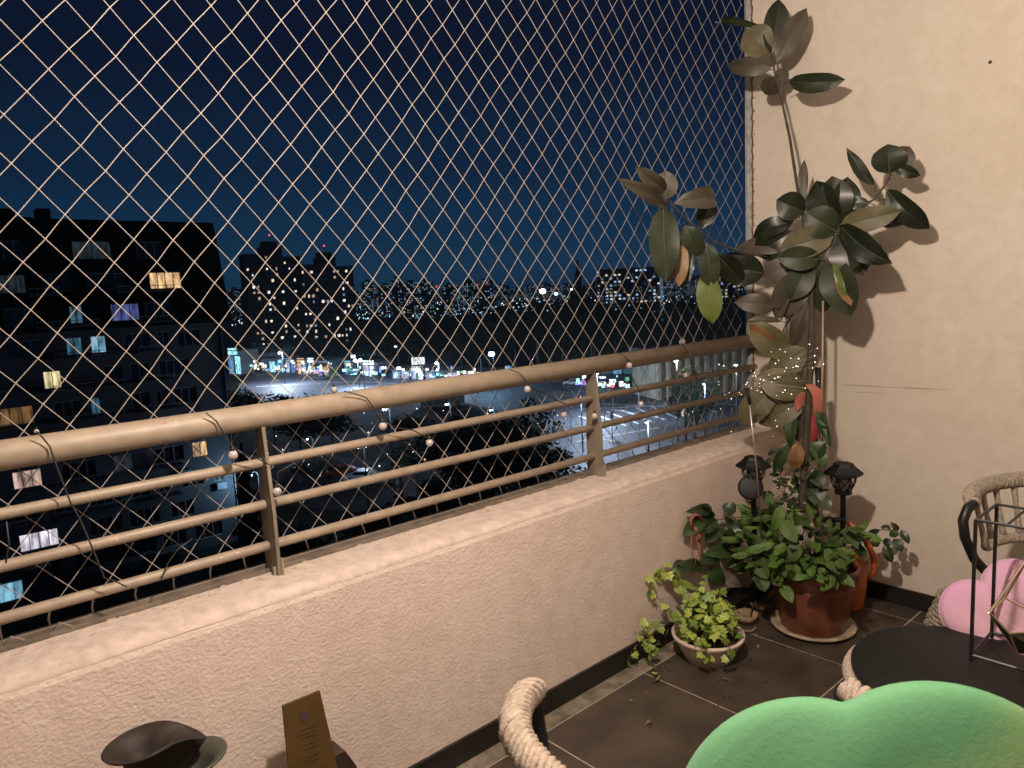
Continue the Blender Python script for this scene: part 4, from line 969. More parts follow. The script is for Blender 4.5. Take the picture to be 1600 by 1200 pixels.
street_lamp(437, 551, 190, 'white street lamp over the lit shops at far left', L_LAMP, .45, 45000)
street_lamp(555, 563, 175, 'left one of the close pair of white street lamps', L_LAMP, .5, 40000)
street_lamp(563, 563, 172, 'right one of the close pair of white street lamps', L_LAMP, .5, 0)
street_lamp(682, 567, 160, 'upper white street lamp right of the billboard', L_LAMP, .42, 20000)
street_lamp(683, 578, 158, 'small white lamp just below the lamp right of the billboard', L_LAMP, .3, 0)
street_lamp(931, 583, 120, 'white street lamp just right of the second railing post top', L_LAMP, .42, 22000)
street_lamp(618, 541, 200, 'lone small white street lamp in the dark above the billboard road', L_LAMP, .35, 0)
street_lamp(601, 639, 78, 'bright white lamp showing just under the handrail', L_LAMP, .26, 500)
street_lamp(698, 631, 95, 'small white lamp beside the yellow-lit bus', L_LAMP, .26, 500)
street_lamp(767, 640, 92, 'small bluish lamp among the trees under the handrail', L_LAMPB, .22, 300, (.4, .8, 1))
street_lamp(1056, 563, 96, 'warm lamp lighting the colonnade', lit('lamp_warm', (1, .85, .6), 10), .3, 5000, (1, .88, .62))
street_lamp(848, 455, 420, 'very bright white floodlight on the horizon', L_BIG, 1.7, 0)
street_lamp(869, 459, 400, 'smaller bluish floodlight beside the brightest one', L_LAMPB, 1.0, 0)
street_lamp(893, 452, 380, 'faint floodlight against the dark conifer', L_LAMP, .55, 0)
street_lamp(392, 742, 66, 'cyan-white lamp lighting the corner of the apartment block', L_LAMPB, .16, 800, (.40, .72, 1))
street_lamp(480, 686, 84, 'tiny lamp in the dark garden below the railing', L_LAMP, .12, 120)
street_lamp(1150, 570, 92, 'warm lamp at the right end of the colonnade', lit('lamp_warm', (1, .85, .6), 10), .2, 4500, (1, .88, .65))
street_lamp(1010, 660, 72, 'slim street lamp over the crossing', L_LAMP, .12, 6000)
street_lamp(1100, 600, 88, 'white street lamp over the far side of the crossing', L_LAMP, .15, 8000)
street_lamp(905, 622, 95, 'white street lamp on the island left of the crossing', L_LAMP, .15, 7000)
street_lamp(560, 700, 70, 'small lamp beside the car park palms', L_LAMP, .08, 160, (.7, .9, .8))

# ---- towers
def tower(px, D, wpx, topy, label, seed, rz):
    rnd = random.Random(seed); c = atd(px, 470, D); c.z = G; H = (atd(px, topy, D).z)-G; W = wpx/FPX*D
    t = thing('apartment_tower', label, 'tower', c, rz, 'pair of residential towers')
    TW = mat('tower_wall', (.016, .020, .027), .9, spec=.1, var=.2, vs_=.2)
    secs = [(-W*.5, -W*.17, 0, H*.93), (-W*.17, W*.17, -1.6, H), (W*.17, W*.5, .0, H*.90)]
    for a, b, y, h in secs:
        wl = build(MB().bx(a, b, y, y+W*.5, 0, h), 'wall', TW, t, local=True)
        build(MB().bx(a-.3, b+.3, y-.3, y+W*.5, h, h+.7), 'parapet', TW, wl, local=True)
    build(MB().bx(-W*.14, W*.12, 1, 7, H+.7, H+3.0), 'plant_room', SLATE, t, local=True)
    build(MB().tube([(0, 2, H+3), (0, 2, H+6)], .12, 5), 'mast', POLE, t, local=True)
    bo = build(MB().ball((0, 2, H+5.8), .32, 6), 'warning_light', L_RED, t, local=True)
    nf = int(H/2.55); wm = MB().bx(-.55, .55, -.08, .02, -.6, .6)
    mm = [wm.mesh('lit_window', lit(f'tw{i}', c_, s_)) for i, (c_, s_) in enumerate((((1, .80, .58), .9), ((1, .90, .74), 1.3), ((.8, .9, 1), 1.0), ((1, .72, .5), .4), ((.5, .75, 1), .3)))]
    gl = wm.mesh('dark_window', GLS); dk = MB(); lv = MB()
    for a, b, y, h in secs:
        n = 4; sl_ = (b-a)/n
        for f in range(1, nf):
            z = f*2.55
            if z > h-1: continue
            lv.bx(a+.3, b-.3, y-.35, y-.0, z-1.15, z-.95)
            for i in range(n):
                x = a+sl_*(i+.5)
                if rnd.random() < .30:
                    o = link('window', rnd.choices(mm, (4, 4, 1, 4, 2))[0], t); o.location = (x, y-.1, z); o.scale = (rnd.uniform(.5, 1.0), 1, rnd.uniform(.6, 1.1))
                else: dk.bx(x-.55, x+.55, y-.12, y-.02, z-.6, z+.6)
    o = build(dk, 'dark_windows', GLS, t, local=True); o['kind'] = 'stuff'
    build(lv, 'balcony_slabs', DKW, t, local=True)
    # vertical fins
    for x in (-W*.5, -W*.17, W*.17, W*.5-.4): build(MB().bx(x-.25, x+.25, -2.3, .2, 0, H*.9), 'fin', TW, t, local=True)
    return t
tower(431, 330, 84, 388, 'left and taller of the two residential towers with red roof light', 3, R(-12))
tower(514, 322, 80, 405, 'right and lower of the two residential towers', 5, R(-18))

# ---- procedural lit-window material for far blocks
def farmat(name, wall, dens, cols, cell, strength):
    m = bpy.data.materials.new(name); m.use_nodes = True; n = m.node_tree; b = n.nodes['Principled BSDF']
    b.inputs['Base Color'].default_value = (*wall, 1); b.inputs['Roughness'].default_value = .9
    t = n.nodes.new('ShaderNodeTexCoord'); mp = n.nodes.new('ShaderNodeVectorMath'); mp.operation = 'DIVIDE'; mp.inputs[1].default_value = (cell, cell, cell*.8)
    n.links.new(t.outputs['Object'], mp.inputs[0])
    fl1 = n.nodes.new('ShaderNodeVectorMath'); fl1.operation = 'FLOOR'; n.links.new(mp.outputs[0], fl1.inputs[0])
    oi = n.nodes.new('ShaderNodeObjectInfo'); ad = n.nodes.new('ShaderNodeVectorMath'); ad.operation = 'ADD'
    ml = n.nodes.new('ShaderNodeMath'); ml.operation = 'MULTIPLY'; ml.inputs[1].default_value = 97; n.links.new(oi.outputs['Random'], ml.inputs[0])
    n.links.new(fl1.outputs[0], ad.inputs[0]); n.links.new(ml.outputs[0], ad.inputs[1])
    wn = n.nodes.new('ShaderNodeTexWhiteNoise'); n.links.new(ad.outputs[0], wn.inputs[0])
    gt_ = n.nodes.new('ShaderNodeMath'); gt_.operation = 'LESS_THAN'; gt_.inputs[1].default_value = dens; n.links.new(wn.outputs['Value'], gt_.inputs[0])
    fr = n.nodes.new('ShaderNodeVectorMath'); fr.operation = 'FRACTION'; n.links.new(mp.outputs[0], fr.inputs[0])
    sx = n.nodes.new('ShaderNodeSeparateXYZ'); n.links.new(fr.outputs[0], sx.inputs[0])
    g2 = n.nodes.new('ShaderNodeMath'); g2.operation = 'GREATER_THAN'; g2.inputs[1].default_value = .5; n.links.new(sx.outputs['Z'], g2.inputs[0])
    m2 = n.nodes.new('ShaderNodeMath'); m2.operation = 'MULTIPLY'; n.links.new(gt_.outputs[0], m2.inputs[0]); n.links.new(g2.outputs[0], m2.inputs[1])
    g3 = n.nodes.new('ShaderNodeMath'); g3.operation = 'GREATER_THAN'; g3.inputs[1].default_value = .45; n.links.new(sx.outputs['X'], g3.inputs[0])
    m4 = n.nodes.new('ShaderNodeMath'); m4.operation = 'MULTIPLY'; n.links.new(m2.outputs[0], m4.inputs[0]); n.links.new(g3.outputs[0], m4.inputs[1])
    m3 = n.nodes.new('ShaderNodeMath'); m3.operation = 'MULTIPLY'; m3.inputs[1].default_value = strength; n.links.new(m4.outputs[0], m3.inputs[0])
    r = n.nodes.new('ShaderNodeValToRGB'); r.color_ramp.interpolation = 'CONSTANT'; n.links.new(wn.outputs['Color'], r.inputs[0])
    e = r.color_ramp.elements; e[0].color = (*cols[0], 1); e[1].position = .45; e[1].color = (*cols[1], 1)
    for i, c in enumerate(cols[2:]): q = e.new(.6+.15*i); q.color = (*c, 1)
    n.links.new(r.outputs[0], b.inputs['Emission Color']); n.links.new(m3.outputs[0], b.inputs['Emission Strength'])
    m.cycles.emission_sampling = 'NONE'
    return m
FAR = farmat('far_block', (.03, .04, .05), .24, [(.25, .6, 1), (.7, .85, 1), (1, .8, .55), (.1, .3, .5)], 2.1, .55)
FARS = farmat('slab_block', (.05, .06, .07), .30, [(.35, .65, 1), (.8, .9, 1), (1, .85, .6), (.15, .35, .5)], 2.5, .9)
rnd = random.Random(11)
def block(px, D, wpx, topy, m, name='far_building', label='distant low city block with scattered lit windows on the horizon', group='distant city blocks', rz=None):
    c = atd(px, 450, D); c.z = G-.0; H = atd(px, topy, D).z-G; W = wpx/FPX*D
    t = thing(name, label, 'building', c, rz if rz is not None else -YAW+rnd.uniform(-.3, .3), group)
    build(MB().bx(-W/2, W/2, 0, W*.5+8, 0, H), 'wall', m, t, local=True)
    build(MB().bx(-W*.2, W*.15, 3, 7, H, H+2.5), 'plant_room', ROOF, t, local=True)
px = 366
while px < 1180:
    hz = 482-.0465*(px-200)
    D = rnd.uniform(600, 1500); wpx = rnd.uniform(8, 26)
    block(px, D, wpx, hz-rnd.uniform(-2, 16)*(1.2 if 540 < px < 760 else .6), FAR); px += wpx*rnd.uniform(.5, 1.1)
for px, D, wpx, ty in ((620, 700, 16, 436), (640, 640, 22, 442), (668, 760, 18, 440), (575, 800, 18, 440), (600, 720, 20, 446), (700, 690, 20, 446), (735, 650, 16, 443), (760, 610, 22, 450), (365, 900, 18, 452)):
    block(px, D, wpx, ty, FAR)
sb = thing('slab_building', 'long pale slab block densely dotted with lit windows behind the dark conifer', 'building', (*atd(983, 430, 430).xy, G), -YAW-.22)
H = atd(983, 421, 430).z-G
build(MB().bx(-19, 19, 0, 12, 0, H), 'wall', FARS, sb, local=True); build(MB().bx(17.5, 19.3, -.4, .2, 0, H-3), 'stair_tower', lit('stair', (.25, .5, .8), .25), sb, local=True)
build(MB().bx(-19.5, 19.5, -.5, 12.5, H, H+.8), 'roof', ROOF, sb, local=True)
block(1130, 450, 60, 428, FARS, 'slab_building', 'pale slab block with lit windows seen behind the hanging rubber leaves', 'slab blocks at right')
# scattered city lights
cl = {}
for i in range(620):
    px = rnd.uniform(362, 1175); hz = 482-.0465*(px-200); dy = abs(rnd.gauss(0, 1))
    D = rnd.uniform(260, 1300); off = rnd.uniform(2, 30)+4
    D = min(1400, (21.5-rnd.uniform(3, 9))/(off/FPX)); 
    if D < 200: continue
    p = atd(px, hz+off, D); m = rnd.choices(['w', 'b', 'y', 'c'], (3, 4, 3, 1))[0]
    cl.setdefault(m, MB()).ico(p, D*rnd.uniform(.0003, .0010))
for k, (c_, s_) in {'w': ((.9, .95, 1), 3), 'b': ((.3, .65, 1), 3), 'y': ((1, .75, .45), 2.5), 'c': ((.2, 1, .9), 2)}.items():
    if k in cl: tag(build(cl[k], 'city_lights', lit('city_'+k, c_, s_)), {'w': 'white', 'b': 'blue', 'y': 'amber', 'c': 'teal'}[k]+' pinpoint lights scattered over the distant city', 'city lights', kind='stuff')
rd = MB()
for i in range(40):
    px = rnd.uniform(560, 770); hz = 482-.0465*(px-200); D = rnd.uniform(700, 1100); rd.ico(atd(px, hz-rnd.uniform(4, 14), D), D*.0006)
tag(build(rd, 'aircraft_warning_lights', L_RED), 'faint red warning lights over the distant skyline', 'warning lights', kind='stuff')

# ---- trees
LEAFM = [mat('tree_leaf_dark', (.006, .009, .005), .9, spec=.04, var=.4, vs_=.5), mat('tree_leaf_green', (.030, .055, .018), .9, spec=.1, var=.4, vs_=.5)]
BARK = mat('bark', (.05, .04, .03), .9)
def crown_mesh(n, conif=False, seed=1, m=None):
    rn = random.Random(seed); mb = MB(); cl_ = [(Vector((rn.gauss(0, .34), rn.gauss(0, .34), rn.gauss(0, .28))), rn.uniform(.28, .5)) for _ in range(16)]
    for i in range(n):
        if conif:
            z = rn.random()**1.3; rr = (1-z)*.9*math.sqrt(rn.random())*(.8+.3*math.sin(z*38)); a = rn.uniform(0, 6.28); p = Vector((rr*math.cos(a), rr*math.sin(a), z*2-1))
        else:
            c, r_ = rn.choice(cl_); d = Vector((rn.gauss(0, 1), rn.gauss(0, 1), rn.gauss(0, 1))).normalized(); p = c+d*r_*(.6+.45*rn.random()); p.z = max(-1, min(1.05, p.z*1.15))
        s = rn.uniform(.035, .075); d = Vector((rn.gauss(0, 1), rn.gauss(0, 1), rn.gauss(0, 1))).normalized(); e = d.orthogonal().normalized()*s; f = d.cross(e).normalized()*s*.7
        mb.add([p-e, p+f, p+e, p-f], [(0, 1, 2, 3)])
    return mb.mesh('crown', m)
CM = [crown_mesh(2600, False, i, LEAFM[0]) for i in range(3)]+[crown_mesh(2600, True, 9, LEAFM[0])]
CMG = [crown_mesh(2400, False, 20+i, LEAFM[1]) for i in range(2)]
TRK = MB().tube([(0, 0, 0), (.02, .01, .5), (0, 0, 1)], [.035, .022, .012], 7).mesh('trunk', BARK, smooth=True)
def tree(px, base, topy, hw, label, con=False, green=False, name='city_tree', group='dark trees across the city'):
    g = gnd(px, base); D = depth(g); top = atd(px, topy, D); H = top.z-G; r_ = hw/FPX*D
    t = thing(name, label, 'tree', g, rnd.uniform(0, 6.28), group)
    o = link('trunk', TRK, t); o.scale = (H*.6, H*.6, H*.75)
    me = CM[3] if con else rnd.choice(CMG if green else CM)
    o = link('crown', me, t); ch = H*.5 if con else H*.40; o.location = (0, 0, H-ch); k9 = 1.25 if 'railing' in (group or '') else 1.0; o.scale = (r_*k9, r_*k9, ch/(1.0 if con else 1.05))
    return t
seen_ = {}
back = 'dark rounded tree in the belt of trees beyond the market road'
def near_word(px):
    L_ = [(380, 'under the left tower'), (470, 'between the two towers'), (540, 'under the right tower'), (600, 'right of the towers'), (655, 'right above the billboard'), (710, 'a little right of the billboard'), (768, 'above the blue street lamp'), (848, 'under the horizon floodlight'), (905, 'at the foot of the tall conifer'), (983, 'in front of the lit slab block'), (1060, 'behind the hanging rubber leaves'), (1150, 'by the right wall edge')]
    return min(L_, key=lambda q: abs(q[0]-px))[1]
for a in ((392, 560, 520, 34), (430, 563, 524, 40), (470, 563, 522, 36), (515, 562, 520, 40), (560, 565, 512, 42), (598, 568, 502, 45), (640, 570, 498, 42), (682, 572, 498, 44), (722, 574, 490, 44), (765, 576, 484, 48), (806, 576, 468, 40), (842, 578, 462, 46), (880, 578, 452, 46), (925, 580, 446, 40), (962, 582, 456, 44), (1002, 584, 458, 48), (1045, 586, 462, 46), (1085, 586, 452, 46), (1125, 588, 448, 46), (1160, 588, 440, 40), (745, 560, 478, 50), (690, 556, 492, 40)):
    nw_ = near_word(a[0]); seen_[nw_] = seen_.get(nw_, 0)+1
    tree(*a, {0: 'low ', 1: 'tall '}[int(a[2] < 485)]+'dark far-belt tree, '+nw_+['', ', second one', ', third one', ', fourth one'][seen_[nw_]-1]+(' further back' if a[1] in (556, 560, 563) else ''))
tree(908, 575, 410, 34, 'tall dark conifer rising above the belt of trees', con=True, name='conifer')
tree(930, 578, 428, 22, 'shorter dark tree top just right of the tall conifer', name='city_tree')
near = 'big dark tree between the balcony and the road'
for a in ((470, 700, 608, 50), (430, 690, 612, 34), (520, 690, 612, 42), (700, 745, 650, 55), (760, 760, 630, 60), (812, 770, 618, 48), (790, 820, 680, 70), (700, 840, 720, 60), (850, 800, 690, 45), (640, 700, 640, 36), (905, 830, 742, 40), (600, 880, 790, 70), (450, 900, 820, 60), (380, 660, 600, 24)):
    nt_ = nt_+1 if 'nt_' in globals() and isinstance(nt_, int) else 0
    tree(*a, ['dark tree under the handrail just right of the first post', 'dark tree under the handrail at the first post', 'dark tree below the handrail above the red car', 'dark tree between the posts below the bus', 'widest dark tree left of the second post', 'dark tree just behind the lower left of the second post', 'near dark tree low between the posts', 'dark shrubby tree right of the car park', 'low dark tree touching the second post base', 'small dark tree left of the bus', 'dark shrub under the crossing near the second post', 'lowest dark tree below the car park', 'dark tree at the bottom right of the first post', 'small dark tree by the apartment block corner'][nt_], group='dark trees below the railing')
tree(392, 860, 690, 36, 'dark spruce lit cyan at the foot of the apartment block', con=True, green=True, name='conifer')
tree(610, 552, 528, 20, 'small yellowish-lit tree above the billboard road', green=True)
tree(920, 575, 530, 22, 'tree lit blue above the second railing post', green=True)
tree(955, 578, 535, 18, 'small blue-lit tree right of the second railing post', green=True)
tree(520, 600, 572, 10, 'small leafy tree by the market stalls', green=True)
tree(1085, 700, 560, 34, 'bare-looking tree in front of the colonnade')
def palm(px, base, topy, label, rn):
    g = gnd(px, base); D = depth(g); H = atd(px, topy, D).z-G
    t = thing('palm_tree', label, 'palm', g, 0, 'palm trees in the garden')
    build(MB().tube([(0, 0, 0), (.1, 0, H*.5), (0, 0, H)], [.28, .2, .2], 8), 'trunk', BARK, t, True, local=True)
    for k in range(22):
        a = rn.uniform(0, 6.28); el = rn.uniform(-.3, 1.1); L = rn.uniform(2.0, 2.8); mb = MB(); pts = []
        for i in range(7):
            u = i/6; pts.append(Vector((math.cos(a)*L*u*math.cos(el*(1-u*.6)), math.sin(a)*L*u*math.cos(el*(1-u*.6)), H+L*(math.sin(el)*u-1.0*u*u))))
        for i in range(1, 7):
            d = (pts[i]-pts[i-1]).normalized(); s = d.cross(Vector((0, 0, 1))).normalized()
            for q in (-1, 1):
                for h in (0, .5):
                    b = pts[i-1].lerp(pts[i], h); e = b+s*q*.55*(1-i/9)+d*.35-Vector((0, 0, .18)); mb.add([b, b+d*.09, e], [(0, 1, 2)])
        mb.tube(pts, .02, 3); build(mb, 'frond', LEAFM[1], t, local=True)
rn = random.Random(4)
palm(508, 765, 722, 'palm tree left of the parked red car', rn); palm(628, 790, 715, 'palm tree right of the parked white car', rn); palm(660, 640, 612, 'small palm just under the handrail', rn)

# ---- cars
def make_car(label, c, m):
    t = thing('parked_car', label, 'car', c)
    side = [(-2.1, .35), (-2.1, .75), (-1.2, .92), (-.7, 1.38), (.9, 1.42), (1.6, .98), (2.1, .85), (2.12, .35)]
    build(MB().prism([(x, -.85, z) for x, z in side], (0, 1.7, 0)), 'body', m, t, local=True)
    gl = MB().prism([(x, -.86, z) for x, z in [(-1.05, .95), (-.65, 1.31), (.85, 1.35), (1.35, .98)]], (0, 1.72, 0)); build(gl, 'side_glass', GLS, t, local=True)
    build(MB().add([(-1.26, -.7, .93), (-1.26, .7, .93), (-.74, .65, 1.37), (-.74, -.65, 1.37)], [(0, 1, 2, 3)]), 'windscreen', GLS, t, local=True)
    wm = MB().tube([(0, -.1, 0), (0, .1, 0)], .32, 14).mesh('wheel', BLK)
    for x in (-1.3, 1.35):
        for y in (-.82, .82): o = link('wheel', wm, t); o.location = (x, y, .32)
    for y in (-.6, .6): build(MB().box((-2.12, y, .68), (.06, .3, .14)), 'headlight', DKW2, t, local=True)
    return t
CARM = [mat('car_red', (.35, .02, .02), .3, coat=.6), mat('car_white', (.6, .62, .65), .3, coat=.6), mat('car_grey', (.12, .13, .14), .3, coat=.6), mat('car_dark', (.02, .02, .025), .3, coat=.6)]
protos = {}
def car(px, py, rz, k, label, group='cars seen in the streets below'):
    if k not in protos: t = make_car(label, (0, 0, 0), CARM[k]); protos[k] = t
    else: t = copy_tree(protos[k])
    t.location = gnd(px, py)+Vector((0, 0, .01)); t.rotation_euler = (0, 0, rz); t['label'] = label; t['group'] = group; return t
car(530, 745, -.3, 0, 'dark red car parked among the palms below the railing'); car(567, 752, -.9, 1, 'white car parked in the small car park below the railing')
for i, (a, b, k) in enumerate(((500, 594, 3), (520, 590, 2), (620, 588, 3), (720, 592, 2), (745, 594, 1), (790, 597, 3), (850, 596, 2), (870, 600, 3), (895, 602, 1), (480, 742, 3), (600, 758, 2), (1125, 611, 2), (960, 604, 3))):
    car(a, b, random.uniform(-.5, .5)-.9, k, ['grey', 'white', 'grey', 'black'][k]+' car '+['by the violet stalls at far left', 'by the amber stalls', 'left of the billboard foot', 'just right of the billboard', 'white and right of the billboard', 'under the blue street lamp', 'left of the second post, above the handrail line', 'black and left of the second post', 'on the island left of the crossing', 'beside the parked red car', 'right of the parked white car', 'in front of the colonnade', 'by the red traffic light'][i])
rg = random.Random(8); gl_ = {'w': MB(), 'a': MB()}
for i in range(70):
    px, py = rg.uniform(385, 900), rg.uniform(600, 760)
    if py < 711-.152*px+rg.uniform(-25, 60): continue
    g = gnd(px, py+12); gl_['w' if rg.random() < .65 else 'a'].ico(g+Vector((0, 0, rg.uniform(1.5, 4))), rg.uniform(.04, .10))
tag(build(gl_['w'], 'garden_lights', lit('garden_white', (.7, .9, 1), 5)), 'white pinpoint lights between the dark trees under the handrail', 'garden lights', kind='stuff')
tag(build(gl_['a'], 'garden_lights', lit('garden_amber', (1, .7, .35), 4)), 'amber pinpoint lights between the dark trees under the handrail', 'garden lights', kind='stuff')
# ---- bus
bp = gnd(692, 634)
bus = thing('bus', 'dark bus with lit yellow and blue fittings below the handrail', 'bus', bp, -.6)
build(MB().bx(-4.2, 4.2, -1.2, 1.2, .4, 3.0), 'body', CARM[3], bus, local=True); build(MB().bx(-3.8, -1.0, -1.24, -1.2, 1.5, 2.5), 'lit_window', lit('bus_blue', (.3, .35, 1), .35), bus, local=True)
build(MB().bx(1.2, 3.6, -1.25, -1.2, 2.55, 2.85), 'destination_sign', lit('bus_amber', (1, .7, .1), .7), bus, local=True)
wm = MB().tube([(0, -.15, 0), (0, .15, 0)], .5, 12).mesh('wheel', BLK)
for x in (-2.8, 2.8):
    for y in (-1.1, 1.1): o = link('wheel', wm, bus); o.location = (x, y, .5)

# ---- market stalls and shops along the far road
def shop(px0, px1, base, topy, m, label, mw=HOUSE, sign=None, awn=None):
    a, b = gnd(px0, base), gnd(px1, base); D = depth((a+b)/2); H = max(2.2, atd((px0+px1)/2, topy, D).z-G)
    d = b-a; L = d.length; rz = math.atan2(d.y, d.x); t = thing('shop', label, 'shop', a, rz, 'lit shops along the market road')
    build(MB().bx(0, L, .3, 8, 0, H), 'wall', mw, t, local=True); build(MB().bx(-.2, L+.2, -.9, 8.2, H, H+.25), 'roof', ROOF, t, local=True)
    n = max(2, int(L/2.6)); w1 = L/n
    for i in range(n):
        fr = MB(); x0, x1 = i*w1+.15, (i+1)*w1-.15
        fr.bx(x0, x1, .1, .26, H*.78, H*.82); fr.bx(x0, x0+.1, .1, .26, 0, H*.78); fr.bx(x1-.1, x1, .1, .26, 0, H*.78)
        fo_ = build(fr, 'shopfront', DKW, t, local=True)
        build(MB().bx(x0+.1, x1-.1, .2, .27, .1, H*.77), 'pane', m if not isinstance(m, list) else m[i % len(m)], fo_, local=True)
    if sign: build(MB().bx(L*.15, L*.8, -.3, -.05, H*.84, H*1.12), 'sign', sign, t, local=True)
    if awn: build(MB().prism([(0, -1.8, H*.62), (0, .05, H*.80), (0, .05, H*.83), (0, -1.8, H*.65)], (L, 0, 0)), 'awning', awn, t, local=True)
S1 = lit('shop_cyan', (.35, .85, 1), 1.1); S2 = lit('shop_blue', (.2, .45, .8), .5); S3 = lit('shop_violet', (.45, .2, .9), .45); S4 = lit('shop_amber', (1, .6, .25), .7); S5 = lit('shop_white', (.75, .92, 1), 2.6); S6 = lit('shop_teal', (.05, .25, .35), .25); S7 = lit('shop_lilac', (.5, .55, .9), .7)
shop(357, 378, 585, 548, [S2, S1, S6, S7], 'tall cyan-lit glazed corner building at the far left of the market road', sign=S1)
shop(386, 406, 580, 554, [S1, S5], 'bright cyan shop beside the glazed corner building', sign=S5)
shop(408, 444, 582, 560, [S6, S1, S2], 'dim teal shop row under the far-left street lamp')
shop(446, 462, 583, 562, [S7, S2], 'narrow lilac-lit stall left of the amber one', sign=S2)
shop(464, 480, 585, 562, [S4, S7], 'amber-lit market stall with white sign', sign=S4)
shop(481, 494, 585, 562, [S7, S4], 'white-signed stall between amber and violet stalls', sign=S5)
shop(495, 515, 586, 563, [S3, S4, S3], 'violet-lit market stall with dark awning', awn=ROOF)
shop(538, 552, 585, 566, [S2, S6], 'blue-lit stall left of the paired street lamps', sign=S1)
shop(566, 590, 588, 566, [S7, S6], 'small white-signed kiosk left of the billboard', sign=S5)
shop(612, 640, 592, 577, [S7, S7, S2], 'low pale kiosk left of the billboard foot')
shop(642, 662, 593, 575, [S7, S5, S2], 'bright low kiosk under the billboard', sign=S5)
shop(664, 716, 594, 579, [S2, S6, S7], 'long low shop row right of the billboard')
shop(718, 800, 596, 582, [S6, S2, S6], 'low bluish shed row under the blue street lamp')
shop(905, 990, 585, 572, [S6, S2], 'teal-roofed low building right of the second post', mw=HOUSE)
shop(540, 600, 556, 545, [S6, S6], 'unlit low warehouse behind the paired lamps')
shop(395, 470, 548, 541, [S6, S6], 'long low roofed hall behind the far-left shops')
mkc = {}
rq = random.Random(5)
for i in range(230):
    px = rq.choice((rq.uniform(362, 520), rq.uniform(362, 520), rq.uniform(536, 600), rq.uniform(612, 720), rq.uniform(720, 800), rq.uniform(900, 985)))
    base = 583+(px-480)*.045; py = base-abs(rq.gauss(0, 9))-1; g = gnd(px, base+2); p = onp(px, py, 1, g.y) if False else atd(px, py, depth(g)*.985)
    if p.z < G+.3: p.z = G+.3
    k = rq.choices('cwvabg', (5, 6, 3 if px < 530 else 1, 3 if px < 530 else 1, 4, 1))[0]
    mkc.setdefault(k, MB()).box(p, (rq.uniform(.2, 1.3), .15, rq.uniform(.15, .9)), rz=-YAW)
for k, (nm, c_, s_) in {'c': ('cyan', (.3, .85, 1), 1.6), 'w': ('white', (.85, .92, 1), 2.2), 'v': ('violet', (.55, .25, 1), 1.0), 'a': ('amber', (1, .65, .3), 1.6), 'b': ('blue', (.2, .4, .9), 1.0), 'g': ('green', (.2, .8, .4), .7)}.items():
    if k in mkc: tag(build(mkc[k], 'market_lights', lit('mk_'+nm, c_, s_)), 'small '+nm+' lights and lit goods scattered along the market stalls', 'market lights', kind='stuff')
# ---- billboard
bb = gnd(655, 590); D = depth(bb)
bbt = thing('billboard', 'glowing white billboard on twin posts above the low kiosk', 'billboard', bb, -YAW)
zt_, zb_ = atd(655, 558, D).z-G, atd(655, 569, D).z-G; W = 20/FPX*D
build(MB().bx(-W/2, W/2, -.2, .1, zb_, zt_), 'panel', lit('billboard_white', (.85, .95, 1), 1.1), bbt, local=True)
for s in (-1, 1): build(MB().bx(s*W*.4-.1, s*W*.4+.1, -.1, .1, 0, zb_), 'post', POLE, bbt, local=True)
def text(s, size, loc, m, parent, rot=(math.pi/2, 0, 0)):
    cu = bpy.data.curves.new('lettering', 'FONT'); cu.body = s; cu.size = size; cu.extrude = .02; cu.align_x = 'CENTER'; cu.align_y = 'CENTER'; cu.materials.append(m)
    o = link('lettering', cu); bpy.context.view_layer.update(); me = bpy.data.meshes.new_from_object(o.evaluated_get(bpy.context.evaluated_depsgraph_get()))
    bpy.data.objects.remove(o); o = link('lettering', me, parent); o.location = loc; o.rotation_euler = rot; return o
text('VZU', (zt_-zb_)*.75, (0, -.24, (zt_+zb_)/2), mat('letter_grey', (.05, .06, .06), .6), bbt)
# ---- sign on pole and traffic lights by the crossing
sp_ = gnd(1072, 690); D = depth(sp_)
sg = thing('road_sign', 'white rectangular road sign with dark side board on a black pole at the crossing', 'sign', sp_, -YAW+.5)
z1, z0 = atd(1082, 630, D).z-G, atd(1078, 648, D).z-G; W = 26/FPX*D
build(MB().bx(-.1, .1, -.1, .1, 0, z1), 'pole', BLK, sg, local=True)
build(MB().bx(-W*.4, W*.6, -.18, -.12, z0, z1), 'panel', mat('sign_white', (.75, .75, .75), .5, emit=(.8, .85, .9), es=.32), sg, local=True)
build(MB().bx(-W*.62, -W*.42, -.2, .1, z0-.1, z1), 'side_board', BLK, sg, local=True)
def tlight(px, base, topy, label, lit_=None):
    g = gnd(px, base); D = depth(g); H = atd(px, topy, D).z-G; t = thing('traffic_light', label, 'traffic light', g, -YAW, 'traffic lights at the crossing')
    build(MB().tube([(0, 0, 0), (0, 0, H)], .07, 6), 'pole', POLE, t, local=True); h = build(MB().bx(-.22, .22, -.2, .2, H-1.1, H), 'signal_head', BLK, t, local=True)
    for i in range(3): build(MB().ball((0, -.2, H-.2-i*.35), .13 if not (lit_ and i == 0) else .28, 6), 'signal_lamp', lit_ if (lit_ and i == 0) else BLK, h, local=True)
tlight(958, 640, 600, 'traffic light showing red by the second railing post', L_RED); tlight(957, 692, 640, 'unlit traffic light in the middle of the crossing')
tlight(1110, 675, 627, 'dark traffic light right of the white road sign'); tlight(945, 668, 615, 'slim signal pole left of the crossing')
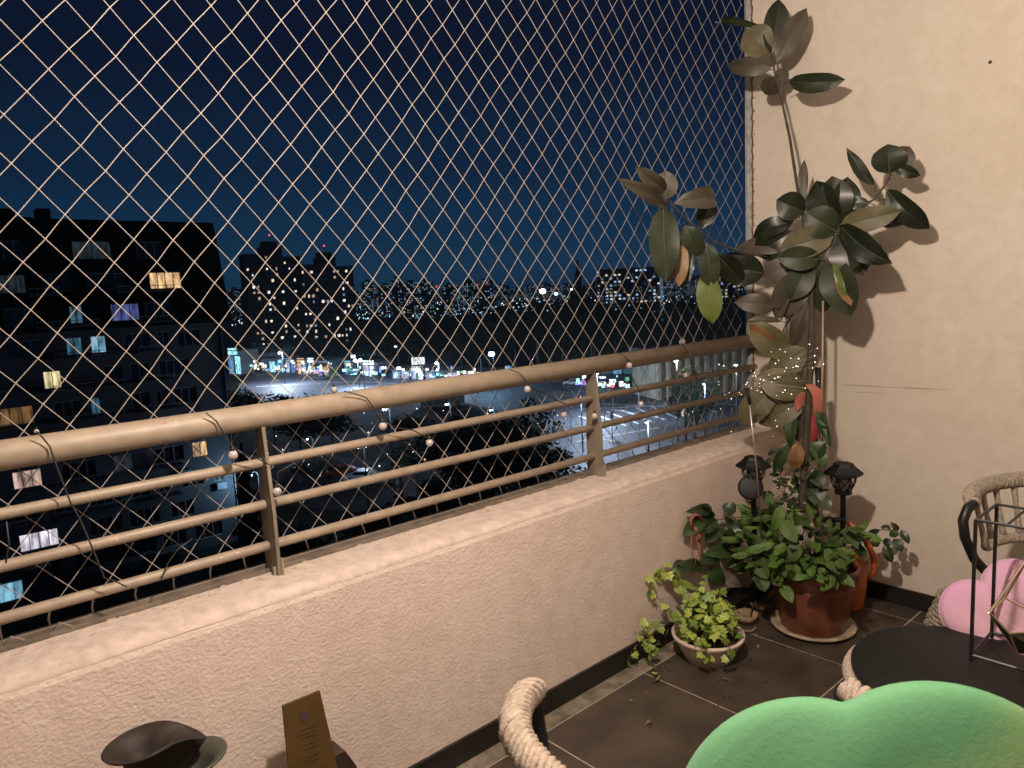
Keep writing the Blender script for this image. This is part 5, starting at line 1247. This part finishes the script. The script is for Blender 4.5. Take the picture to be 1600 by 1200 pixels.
for i, (a, b, c_) in enumerate(((866, 690, 640), (893, 692, 642), (702, 600, 572), (753, 600, 560), (1000, 690, 600), (1120, 680, 640), (655, 0, 0))):
    if not b: continue
    g = gnd(a, b); H = atd(a, c_, depth(g)).z-G
    tag(build(MB().tube([g, g+Vector((0, 0, H))], .08, 6), 'pole', POLE, origin=g), 'thin metal pole '+['left end of the near kerb of the crossing', 'near kerb, second from the left', 'right of the billboard', 'left of the blue street lamp', 'tall one in mid crossing', 'right of the white road sign', ''][i], 'pole', 'thin poles along the streets')
# ---- colonnade building
ca, cb = gnd(1030, 625), gnd(1190, 608); d = cb-ca; L = d.length
cn = thing('colonnade_building', 'warm lit building with pale columns behind the right end of the railing', 'building', ca, math.atan2(d.y, d.x))
D = depth(ca); Hc = atd(1040, 552, D).z-G
CW = mat('colonnade_stone', (.30, .27, .20), .8, var=.3, vs_=.6)
build(MB().bx(0, L, 1.2, 10, 0, Hc), 'wall', CW, cn, local=True); build(MB().bx(-.5, L+.5, -.8, 10.5, Hc, Hc+.8), 'roof', ROOF, cn, local=True)
n = 11
for i in range(n+1): build(MB().bx(i*L/n-.35, i*L/n+.35, -.3, .35, 0, Hc), 'column', CW, cn, local=True)
for i in range(n):
    fr = build(MB().bx(i*L/n+.8, (i+1)*L/n-.8, 1.0, 1.18, .4, Hc*.62), 'window', FRM, cn, local=True)
    build(MB().bx(i*L/n+.95, (i+1)*L/n-.95, .96, .999, .5, Hc*.58), 'pane', [GLS, lit('col_amber', (1, .8, .45), .3), GLS, lit('col_teal', (.4, .6, .6), .14)][i % 4], fr, local=True)
# cyan lit window of a low house, bottom left
hp = gnd(15, 952)
lh = thing('garden_shed', 'low dark shed with a cyan-lit opening at the bottom left below the block', 'shed', hp)
build(MB().bx(-4, 3, .5, 4, 0, 2.4), 'wall', DKW, lh, local=True); build(MB().bx(-1.2, 1.0, .42, .49, .5, 1.8), 'pane', L_CYN, lh, local=True)

# ================================================================== night haze
hz_ = bpy.data.materials.new('haze'); hz_.use_nodes = True; n = hz_.node_tree; n.nodes.clear()
o_ = n.nodes.new('ShaderNodeOutputMaterial'); pv_ = n.nodes.new('ShaderNodeVolumePrincipled')
pv_.inputs['Color'].default_value = (.8, .9, 1, 1); pv_.inputs['Density'].default_value = .00009; pv_.inputs['Anisotropy'].default_value = .2
n.links.new(pv_.outputs[0], o_.inputs['Volume'])
tag(build(MB().bx(-910, 2610, -70, 2610, G-1.2, 45), 'haze', hz_), 'thin blue night haze over the city', 'haze', kind='stuff')
